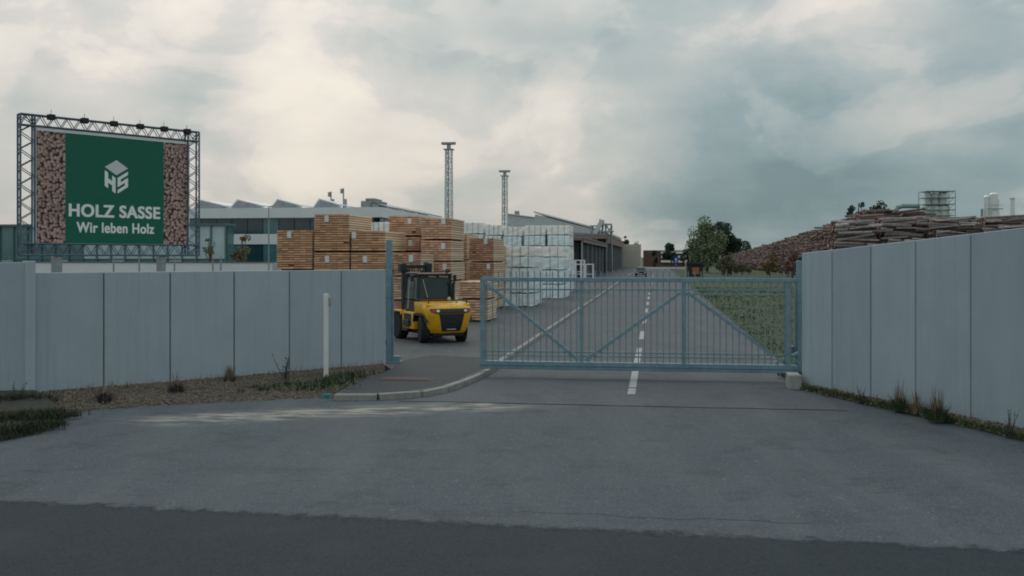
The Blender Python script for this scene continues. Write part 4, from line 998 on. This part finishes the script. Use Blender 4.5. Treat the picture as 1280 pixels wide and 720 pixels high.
tree('broadleaf_tree', 'small dark tree top showing over the dark shed', gpt(781, 330), 10.2, 1.7, 900, .3, 'leaf_dark', .4, 12, .3, seed=7)
tree('broadleaf_tree', 'sparse tree top over the beige shed', gpt(795, 330), 8.6, 2.0, 380, .3, 'leaf_dark', .4, 14, .3, seed=8)
tree('broadleaf_tree', 'dark tree in the row at the foot of the big pale tree', gpt(862, 235), 6.0, 2.4, 1500, .28, 'leaf_dark', .1, 18, .4, seed=9)
tree('shrub', 'olive green bush between the big tree and the log pile', gpt(908, 165), 3.3, 1.9, 2000, .2, 'leaf_olive', .05, 20, .3, 'bush', seed=10)
tree('shrub', 'yellow autumn bush before the log pile', gpt(963, 150), 3.4, 1.6, 1500, .18, 'leaf_yellow', .08, 18, .3, 'bush', seed=11)
tree('shrub', 'reddish bare bush behind the closed gate end by the log pile', gpt(991, 125), 4.2, 1.3, 900, .14, 'twig_red', .05, 18, .3, 'bush', seed=12)
tree('shrub', 'grey green scrub at the near foot of the far log pile', gpt(928, 180), 1.9, 1.6, 1100, .2, 'leaf_olive', .05, 16, .3, 'bush', seed=15)
tree('broadleaf_tree', 'small tree crown showing above the log stacks', gpt(1096, 160), 12.4, 2.8, 2200, .25, 'leaf_dark', .5, 18, .2, seed=13)
tree('broadleaf_tree', 'thin bare tree crown above the log stacks', gpt(1073, 158), 12.8, 1.9, 650, .22, 'leaf_dark', .55, 10, .2, seed=14)
tree('broadleaf_tree', 'dark tree behind the lone chimney at the frame edge', gpt(1288, 160), 9.4, 2.6, 1200, .25, 'leaf_dark', .4, 18, .2, seed=16)
tree('sapling', 'young autumn tree before the office windows', gpt(303, 66), 4.7, .75, 700, .10, 'leaf_yellow', .45, 14, .3, seed=17)
tree('sapling', 'thin young tree before the glass pavilion next to the billboard', gpt(262, 66), 4.8, .6, 260, .10, 'leaf_olive', .4, 12, .3, seed=18)

mb = MB()
for i in range(9000):
    px = rnd.uniform(850, 1100); Y = 330 + rnd.uniform(0, 30); h = 5.5 + 2.2 * math.sin(px * .11) + 1.3 * math.sin(px * .29 + 1); z = rnd.uniform(0, 1) ** .8 * max(2, h)
    p = Vector(((px - CX) / F * Y, Y, z)); a = Vector((rnd.gauss(0, 1), rnd.gauss(0, 1), rnd.gauss(0, 1))).normalized() * .55; b = a.cross(Vector((rnd.gauss(0, 1), rnd.gauss(0, 1), rnd.gauss(0, 1)))).normalized() * .3
    mb.add([p - a, p + b, p + a, p - b], [(0, 1, 2, 3)])
o = struct('far_wood', mb, 'leaf_dark', kind='stuff', fix=False); tag(o, 'dark belt of distant trees and hedges behind the far bend', 'trees')
# ------------------------------------------------------------------ floodlight masts
def light_mast(px, y_top, Y, wd, label):
    b = gpt(px, Y); zt = EYE + (HZ - y_top) / F * Y; m_ = thing('light_mast', label, 'light mast', b, RZ, 'lattice floodlight masts in the yard')
    for sx in (-1, 1):
        for sy in (-1, 1): part('mast_leg', MB().tube((sx * wd, sy * wd, 0), (sx * wd * .82, sy * wd * .82, zt - 1.0), .085, .07, n=5), 'white_paint', m_)
    mb = MB(); n = int(zt / 1.5)
    for i in range(n):
        z0, z1 = (zt - 1.2) * i / n, (zt - 1.2) * (i + 1) / n; w0, w1 = wd * (1 - .18 * i / n), wd * (1 - .18 * (i + 1) / n)
        cs0 = [(-w0, -w0), (w0, -w0), (w0, w0), (-w0, w0)]; cs1 = [(-w1, -w1), (w1, -w1), (w1, w1), (-w1, w1)]
        for k in range(4):
            a, b_ = cs0[k], cs0[(k + 1) % 4]; a1, b1 = cs1[k], cs1[(k + 1) % 4]
            mb.tube((*a, z0), (*b1, z1), .045, n=4); mb.tube((*b_, z0), (*a1, z1), .045, n=4); mb.tube((*a, z0), (*b_, z0), .04, n=4)
    part('lattice', mb, 'white_paint', m_, stuff=True, fix=False)
    part('ladder_tray', MB().box(-.12, .12, -wd * .7, -wd * .6, 0, zt - 1), 'steel_grey', m_)
    part('platform', MB().box(-wd * 1.35, wd * 1.35, -wd * 1.35, wd * 1.35, zt - 1.05, zt - .93).box(-wd * 1.8, wd * 1.8, -.06, .06, zt - .35, zt - .25).box(-wd * .5, wd * .5, -.2, .2, zt - .93, zt - .2), 'steel_grey', m_)
    for k in (-1.7, -1.05, -.4, .4, 1.05, 1.7): part('floodlight', MB().box(k * wd - .17, k * wd + .17, -.35, .0, zt - .3, zt + .02), 'steel_grey', m_, bevel=.03)
light_mast(561, 178, 140, .50, 'taller steel lattice light mast behind the tall lumber stack')
light_mast(631, 213, 178, .50, 'shorter looking steel lattice light mast beside the pale saw-tooth hall')

# ------------------------------------------------------------------ halls and sheds by the drive
hp = P(634, 338, 300); hp.z = 0
hall = thing('sawtooth_hall', 'pale sheet metal hall with a saw-tooth roof behind the white packs', 'building', hp, RZ)
def hx(px): return ((px - 634) / F * 300) * 1.02
def hz(py): return EYE + (HZ - py) / F * 300
x1, x2, x3 = hx(668), hx(735), hx(768)
part('end_wall', MB().prism_y([(0, 0), (x3, 0), (x3, hz(297)), (x2, hz(285.5)), (x1 + .05, hz(268)), (x1, hz(273)), (0, hz(268))], 0, 34), 'shed_sheet', hall)
part('roof_edge', MB().prism_y([(-.3, hz(266.3)), (x1 - .1, hz(271.3)), (x1 - .1, hz(272.3)), (-.3, hz(267.6))], -.4, 34.2), 'facade_white', hall)
part('roof_edge', MB().prism_y([(x1 - .3, hz(264)), (x2, hz(282.5)), (x3 + .3, hz(295.5)), (x3 + .3, hz(297)), (x2, hz(284.4)), (x1 - .3, hz(266))], -.4, 34.2), 'facade_white', hall)
rib_me = None
for i in range(34):
    x = .25 + i * x3 / 34.5
    topz = (hz(268) + (hz(273) - hz(268)) * x / x1) if x < x1 else (hz(268) + (hz(285.5) - hz(268)) * (x - x1) / (x2 - x1) if x < x2 else hz(285.5) + (hz(297) - hz(285.5)) * (x - x2) / (x3 - x2))
    part('wall_rib', MB().box(x - .07, x + .07, -.07, -.002, 0, topz - .35), 'facade_grey', hall)
part('roof_vent', MB().box(x1 * .2, x1 * .35, 4, 6, hz(268), hz(263)), 'roof_grey', hall)
def open_shed(label, u0, u1, v0, v1, h, fasc, fm, bays, nm='open_shed'):
    p = RW(u0, v1); s = thing(nm, label, 'shed', p, RZ); W_, D_ = v1 - v0, u1 - u0
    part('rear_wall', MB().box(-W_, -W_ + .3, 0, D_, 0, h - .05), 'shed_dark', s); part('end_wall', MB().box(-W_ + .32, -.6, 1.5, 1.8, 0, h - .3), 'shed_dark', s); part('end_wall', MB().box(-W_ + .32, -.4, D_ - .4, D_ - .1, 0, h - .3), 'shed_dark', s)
    part('interior_shade', MB().box(-W_ + 1, -.55, 2.2, D_ - 3, 0, h * .86), 'shed_dark', s)  # dark block standing in for the shed's interior shade between the columns
    part('roof', MB().prism_y([(-W_ - .3, h), (.3, h), (.3, h + .15), (-W_ / 2, h + .55), (-W_ - .3, h + .15)], -.3, D_ + .3), 'roof_grey', s)
    part('fascia', MB().box(.05, .2, -.2, D_, h - fasc, h - .01), fm, s); part('fascia', MB().box(-W_, .04, -.25, -.1, h - fasc * .45, h - .01), fm, s)
    col = MB().box(-.10, .10, -.10, .10, 0, h - .02).mesh('column', 'steel_grey')
    for i in range(bays + 1): part('column', col, None, s, loc=(-.12, .1 + i * (D_ - .4) / bays, 0))
    for i in range(3): part('column', col, None, s, loc=(-2.2 - i * 2.5, .1, 0))
    for i in range(bays // 2): part('side_sheet', MB().box(-.34, -.28, .4 + i * (D_ - .4) / bays, .1 + (i + 1) * (D_ - .4) / bays - .2, 0, h - fasc - .1), 'shed_dark', s)
    part('front_sheet', MB().box(-W_ + .4, -.5, .5, .6, 0, h - .4), 'shed_dark', s)
    return s
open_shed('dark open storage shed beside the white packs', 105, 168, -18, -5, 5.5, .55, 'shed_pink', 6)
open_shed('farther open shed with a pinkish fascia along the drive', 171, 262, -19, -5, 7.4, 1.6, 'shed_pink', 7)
pb = RW(264, -4.6); bs = thing('board_shed', 'beige boarded shed end wall at the far end of the drive', 'shed', pb, RZ)
part('wall', MB().box(-2.5, 4.6, 0, 14, 0, 6.8), 'facade_cream', bs)
for k in range(10): part('wall_board', MB().box(-2.52, 4.62, -.06, -.002, .2 + k * .66, .8 + k * .66), 'facade_cream', bs)
part('corner_trim', MB().box(4.63, 4.8, -.1, .1, 0, 6.9), 'facade_white', bs)
# conveyor frame over the sheds
cp = P(752, 338, 205); cp.z = 0
cv = thing('conveyor_tower', 'steel conveyor frame leaning over the dark shed roof', 'conveyor', cp, RZ)
def kx(px): return (px - 752) / F * 205
def kz(py): return EYE + (HZ - py) / F * 205
for a, b in (((743, 338), (750, 274)), ((747, 338), (754, 275)), ((757, 338), (757, 279)), ((765, 338), (764, 282)), ((738, 338), (740, 282))): part('frame_post', MB().tube((kx(a[0]), 0, 0), (kx(b[0]), 1, kz(b[1])), .22, n=5), 'steel_grey', cv)
part('conveyor_belt', MB().tube((kx(741), .5, kz(296)), (kx(753), .5, kz(275)), .45, square=True), 'facade_grey', cv)
part('gantry', MB().box(kx(737), kx(767), .2, 1.2, kz(290), kz(288.5)).box(kx(750), kx(765), .2, 1.2, kz(281.5), kz(279.5)).box(kx(737), kx(746), .2, 1.2, kz(283), kz(281.5)), 'steel_grey', cv)
mb = MB()
for a, b in (((757, 280), (765, 295)), ((765, 282), (757, 295)), ((740, 284), (748, 296)), ((748, 282), (740, 296))): mb.tube((kx(a[0]), .7, kz(a[1])), (kx(b[0]), .7, kz(b[1])), .12, n=4)
part('bracing', mb, 'steel_grey', cv, stuff=True)
# white steel trestles
for i, (x0, x1, yt, Y) in enumerate(((716, 741, 330, 118), (719, 730, 325, 123))):
    b = gpt(x0, Y); w_ = (x1 - x0) / F * Y; h = EYE - (yt - HZ) / F * Y
    s = thing('steel_trestle', ('wide white steel trestle beside the white packs', 'smaller white trestle standing behind the wide one')[i], 'trestle', b, RZ)
    for x in (0, w_ * .62, w_): 
        for y in (0, 1.2): part('trestle_leg', MB().box(x - .06, x + .06, y - .06, y + .06, 0, h - .1), 'facade_white', s)
    part('top_beam', MB().box(-.06, w_ + .06, -.07, .07, h - .098, h + .02).box(-.06, w_ + .06, 1.13, 1.27, h - .098, h + .02), 'facade_white', s)
    part('cross_beam', MB().box(0, w_, -.05, .05, h * .45, h * .45 + .1).box(-.05, .05, .07, 1.13, h - .08, h), 'facade_white', s)
# far end of the drive
bp = gpt(804, 330); fb = thing('far_block', 'distant brown block with white balcony bands behind the dark trees', 'building', bp, RZ)
part('wall', MB().box(0, 17, 0, 10, 0, 5.4), 'facade_brown', fb)
for z in (1.4, 2.9, 4.3): part('balcony_band', MB().box(5.8, 17.1, -.6, -.01, z, z + .7), 'facade_white', fb)
for k in range(5): part('window', MB().box(.8 + k * 3.3, 2.4 + k * 3.3, -.06, -.005, 3.65, 4.25), 'glass_dark', fb)
fp = gpt(803, 215); gl = thing('guard_rail', 'low white guard rail across the far end of the drive', 'guard rail', fp, RZ)
part('rail', MB().box(0, 9.6, -.05, .05, .55, .95), 'facade_white', gl)
for k in range(7): part('rail_post', MB().box(k * 1.58, k * 1.58 + .1, .06, .15, 0, .8), 'steel_grey', gl)
fp = gpt(857.5, 160); single('barrier_post', MB().box(-.14, .14, -.14, .14, 0, 2.5).box(-.2, .2, -.2, .2, 2.5, 2.6), 'white_paint', 'thick white post at the far bend beside the small dark hut', 'post', fp)
fp = gpt(868, 158); hut = thing('small_hut', 'small dark hut with an orange panel beside the far bend', 'hut', fp, RZ)
part('wall', MB().box(-1.1, 1.3, 0, 2, 0, 1.9), 'shed_dark', hut); part('roof', MB().prism_y([(-1.3, 1.9), (1.5, 1.9), (1.4, 2.25), (-1.2, 2.3)], -.2, 2.2), 'shed_dark', hut); part('orange_panel', MB().box(-.35, .75, -.06, -.005, .35, 1.45), 'orange', hut)
fp = gpt(845, 185); sg = thing('road_sign', 'blue square road sign on a thin post before the dark trees', 'road sign', fp, RZ)
part('sign_post', MB().tube((0, 0, 0), (0, 0, 3.1), .05), 'steel_grey', sg); part('sign_face', MB().box(-.42, .42, -.06, -.052 + .04, 1.9, 3.1), 'sign_blue', sg); part('sign_mark', MB().box(-.06, .06, -.066, -.061, 2.1, 2.9).box(-.2, .2, -.066, -.061, 2.62, 2.74), 'sign_white', sg)
# parked car
cp = G(801, 346, .01); car = thing('car', 'small dark car with a pale roof coming along the far drive', 'car', cp, RZ)
part('body', MB().prism_y([(-.86, .28), (.86, .28), (.88, .62), (.84, .86), (-.84, .86), (-.88, .62)], 0, 3.9), 'car_dark', car, bevel=.08)
cb = MB(); cb.add([(-.78, .9, .86), (.78, .9, .86), (.78, 3.5, .86), (-.78, 3.5, .86), (-.60, 1.5, 1.42), (.60, 1.5, 1.42), (.60, 3.1, 1.42), (-.60, 3.1, 1.42)], [(0, 1, 5, 4), (1, 2, 6, 5), (2, 3, 7, 6), (3, 0, 4, 7), (4, 5, 6, 7)]); part('cabin_glass', cb, 'cab_glass', car)
part('roof', MB().prism_y([(-.63, 1.43), (.63, 1.43), (.56, 1.50), (-.56, 1.50)], 1.45, 3.15), 'facade_white', car)
for s in (-1, 1):
    part('headlight', MB().box(s * .62 - .16, s * .62 + .16, -.03, .06, .58, .72), 'lamp_white', car, bevel=.02)
    for y in (.75, 3.1): part('wheel', MB().lathe([(.1, -.1), (.31, -.1), (.32, 0), (.31, .1), (.1, .1)], 16, 'x', (s * .78, y, .31)), 'tyre', car, smooth=True)
part('number_plate', MB().box(-.25, .25, -.03, -.005, .42, .53), 'paper', car)
# distant rise behind everything
mb = MB(); n = 60
for i in range(n + 1):
    x = -900 + 2000 * i / n; h = 7 + 5 * math.sin(i * .35) + 3 * math.sin(i * .9 + 1); mb.v += [(x, 900, -1), (x, 960, max(3, h))]
for i in range(n): mb.f.append([2 * i, 2 * i + 2, 2 * i + 3, 2 * i + 1]); mb.m.append(0)
struct('hills', mb, 'hill', fix=False)

# ------------------------------------------------------------------ log stacks
def log_mesh(l, r0, r1, seed):
    r = random.Random(seed); mb = MB(); n = 7; rings = 4; vs = []
    for k in range(rings):
        f = k / (rings - 1); off = (r.uniform(-.05, .05), r.uniform(-.05, .05)) if 0 < k < rings - 1 else (0, 0)
        for i in range(n):
            a = 2 * math.pi * i / n; rr = (r0 + (r1 - r0) * f) * r.uniform(.92, 1.08); vs.append((f * l, math.cos(a) * rr + off[0], math.sin(a) * rr + off[1]))
    fs = [(k * n + i, k * n + (i + 1) % n, (k + 1) * n + (i + 1) % n, (k + 1) * n + i) for k in range(rings - 1) for i in range(n)]
    mb.add(vs, fs, 0); mb.f += [list(range(n)), list(range((rings - 1) * n, rings * n))]; mb.m += [1, 1]
    return mb.mesh('log', ['log_bark', 'log_end'], smooth=False)
log_var = [log_mesh(5.0 * rnd.uniform(.9, 1.04), rnd.uniform(.15, .21), rnd.uniform(.11, .17), 50 + i) for i in range(14)]
def log_stack(label, u0, v0, height, depth, rows_parts=True, length=5.0):
    p = RW(u0, v0); s = thing('log_stack', label, 'log stack', p, RZ, 'stacks of raw logs behind the slanting wall'); mb = MB()
    rowh = .30; n = int(height / rowh)
    for k in range(n):
        z = .17 + k * rowh; inset = .03 * k + rnd.uniform(-.3, .3)
        if z > 2.2 and rows_parts:
            x = rnd.uniform(-.7, .4)
            while x < length - .6:
                fx = rnd.choice((1.0, .85, .7, .5, .35)); o = link('log', rnd.choice(log_var), s, (x, inset + rnd.uniform(-.5, .45), z + rnd.uniform(-.14, .14))); th_ = rnd.choice((.7, .9, 1.1, 1.5))
                o.rotation_euler = (rnd.uniform(0, 6.28), rnd.gauss(0, .07), rnd.uniform(-.22, .10)); o.scale = (fx * rnd.uniform(.9, 1.1), th_, th_)
                x += 5 * fx + rnd.uniform(0, .25)
        inset += .35
        for j in range(int(depth / .36)):
            x0 = rnd.uniform(-.4, .4); y = inset + .34 + j * .36; zz = z + rnd.uniform(-.08, .08); ll = length * rnd.uniform(.9, 1.04); r_ = rnd.uniform(.12, .20)
            if y > depth - .03 * k: continue
            if k < n - 3 and 1 < j < int(depth / .36) - 2 and k % 1 == 0 and not (True): continue
            mb.tube((x0, y, zz), (x0 + ll, y + rnd.uniform(-.15, .15), zz + rnd.uniform(-.12, .12)), r_, r_ * .85, n=6, m=0, mcap=1)
    for k in range(5):                              # loose logs on top
        z = n * rowh + .05 + rnd.uniform(0, .3); y = rnd.uniform(.2, min(depth, 3)); o = link('log', rnd.choice(log_var), s, (rnd.uniform(-.6, .4), y + .5, z)); o.rotation_euler = (rnd.uniform(0, 6), rnd.uniform(-.06, .06), rnd.uniform(-.12, .12))
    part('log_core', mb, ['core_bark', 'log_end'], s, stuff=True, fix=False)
log_stack('log stack nearest the gate, with pinkish cut ends towards the drive', 112, 28.2, 7.6, 6)
log_stack('second log stack from the gate, topped with loose bark', 112, 34.3, 7.8, 5)
log_stack('third log stack from the gate, below the duct', 110, 40.0, 7.9, 5)
log_stack('fourth log stack from the gate, below the silo tower', 108, 45.8, 8.0, 5)
log_stack('fifth log stack from the gate, sagging towards the chimney', 106, 51.4, 7.5, 5)
log_stack('log stack farthest along, below the lone chimney', 104, 57.0, 7.2, 5)
log_stack('log stack by the frame edge, mostly hidden by the slanting wall', 102, 62.6, 7.2, 5)
# long heap running away along the drive
lp = thing('log_pile', 'long tangled heap of logs falling away behind the gate end', 'log pile', RW(119, 28), RZ); mb = MB()
for i in range(6500):
    u = 190 * rnd.random() ** 1.5; hmax = 9.4 * (1 - .55 * (u / 190) ** .8) - .5 * math.sin(u * .35) ** 2
    z = rnd.random() ** .7 * hmax; v = max(0, z - 1.5) * .55 + rnd.uniform(-.3, .5) + (rnd.random() ** 2) * 6 * (z / hmax) ** 2
    l = rnd.uniform(2.5, 5); a = rnd.gauss(0, .28); r_ = rnd.uniform(.11, .22)
    mb.tube((v, u, z + .15), (v + l * math.cos(a), u + l * math.sin(a), z + .15 + rnd.uniform(-.25, .5)), r_, r_ * .8, n=6, m=0, mcap=1)
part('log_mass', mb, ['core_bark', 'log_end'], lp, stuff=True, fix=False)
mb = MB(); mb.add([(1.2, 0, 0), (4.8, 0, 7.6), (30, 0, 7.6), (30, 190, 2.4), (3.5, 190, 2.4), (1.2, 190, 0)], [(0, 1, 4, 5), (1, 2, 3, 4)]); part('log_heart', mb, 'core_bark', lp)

# a second heap fills the gaps behind the front stacks
lp = thing('log_pile', 'ragged heap of logs filling the gaps behind the front log stacks', 'log pile', RW(118, 28), RZ); mb = MB()
for i in range(2600):
    v = rnd.uniform(0, 46); u = rnd.uniform(-1.5, 6) - v * .1; hmax = 7.4 + .6 * math.sin(v * .9) + .5 * math.sin(v * 2.3 + 1); z = rnd.random() ** .5 * hmax
    l = rnd.uniform(1.5, 5); a = rnd.gauss(0, .35); r_ = rnd.uniform(.10, .24)
    mb.tube((v, u, z), (v + l * math.cos(a), u + l * math.sin(a), z + rnd.gauss(0, .35)), r_, r_ * .8, n=6, m=0, mcap=1)
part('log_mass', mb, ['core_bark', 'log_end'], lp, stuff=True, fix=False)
# ------------------------------------------------------------------ plant on the horizon
PY = 260
def qx(px, c): return (px - c) / F * PY
def qz(py): return EYE + (HZ - py) / F * PY
b = gpt(1172, PY); st = thing('silo_tower', 'steel framed tower with shiny silos rising behind the log stacks', 'silo tower', b, 0)
for px, r_, zt in ((1159, .9, 241), (1168, 1.0, 243), (1178, 1.2, 242)): part('silo', MB().lathe([(r_ * .5, 0), (r_ * 1.5, 3), (r_ * 1.5, qz(258)), (r_, qz(256)), (r_, qz(zt)), (r_ * .6, qz(zt) + .3)], 18, c=(qx(px, 1172), 0, 0)), 'silo_steel', st, smooth=True)
for px in (1153, 1163, 1172, 1181, 1189):
    for y in (-2.4, 2.4): part('frame_post', MB().tube((qx(px, 1172), y, 0), (qx(px, 1172), y, qz(240)), .10, n=4), 'duct_green', st)
for py in (240, 248, 256, 263, 270): part('platform', MB().box(qx(1153, 1172), qx(1189, 1172), -2.5, 2.5, qz(py), qz(py) + .16), 'duct_green', st)
mb = MB()
for k in range(4):
    for a, c in ((1181, 1189), (1153, 1163)): mb.tube((qx(a, 1172), -2.4, qz(270 - k * 8)), (qx(c, 1172), -2.4, qz(262 - k * 8)), .07, n=4)
part('bracing', mb, 'duct_green', st, stuff=True)
b = gpt(1133, PY); dc = thing('duct', 'bent green duct leading into the silo tower', 'duct', b, 0); mb = MB(); pts = [(1117, 272), (1118, 265), (1122, 259.5), (1128, 257.5), (1149, 257.5)]
for a, c in zip(pts, pts[1:]): mb.tube((qx(a[0], 1133), 0, qz(a[1])), (qx(c[0], 1133), 0, qz(c[1])), .62, n=12)
part('pipe', mb, 'duct_green', dc, smooth=True); part('duct_leg', MB().box(qx(1116, 1133), qx(1118, 1133), -.2, .2, 0, qz(271)), 'duct_green', dc); part('duct_leg', MB().box(qx(1147, 1133), qx(1149, 1133), -.2, .2, 0, qz(258)), 'duct_green', dc)
b = gpt(1240, PY); sc_ = thing('silo_group', 'cluster of three pale silos with a walkway near the frame edge', 'silo', b, 0)
for px, r_, zt in ((1234, .8, 246), (1240, 1.05, 243), (1245, .7, 249)): part('silo', MB().lathe([(r_, 0), (r_, qz(zt)), (r_ * .5, qz(zt) + .4)], 16, c=(qx(px, 1240), rnd.uniform(-1, 1), 0)), 'silo_steel', sc_, smooth=True)
part('walkway', MB().box(qx(1230, 1240), qx(1249, 1240), -2.2, -1.9, qz(262), qz(261)).box(qx(1230, 1240), qx(1249, 1240), -2.2, -2.1, qz(257), qz(256.6)), 'duct_green', sc_)
b = gpt(1227.5, PY); single('flue_pipe', MB().tube((0, 0, 0), (0, 0, qz(261)), .3, n=10), 'duct_green', 'short thin flue beside the pale silo cluster', 'flue', b, smooth=True)
b = gpt(1265.5, PY); ch = thing('chimney', 'single pale steel chimney standing by itself near the frame edge', 'chimney', b, 0); part('shaft', MB().tube((0, 0, 0), (0, 0, qz(247)), .62, .56, n=14), 'silo_steel', ch, smooth=True); part('band', MB().tube((0, 0, qz(249)), (0, 0, qz(248.3)), .68, n=14), 'roof_grey', ch)
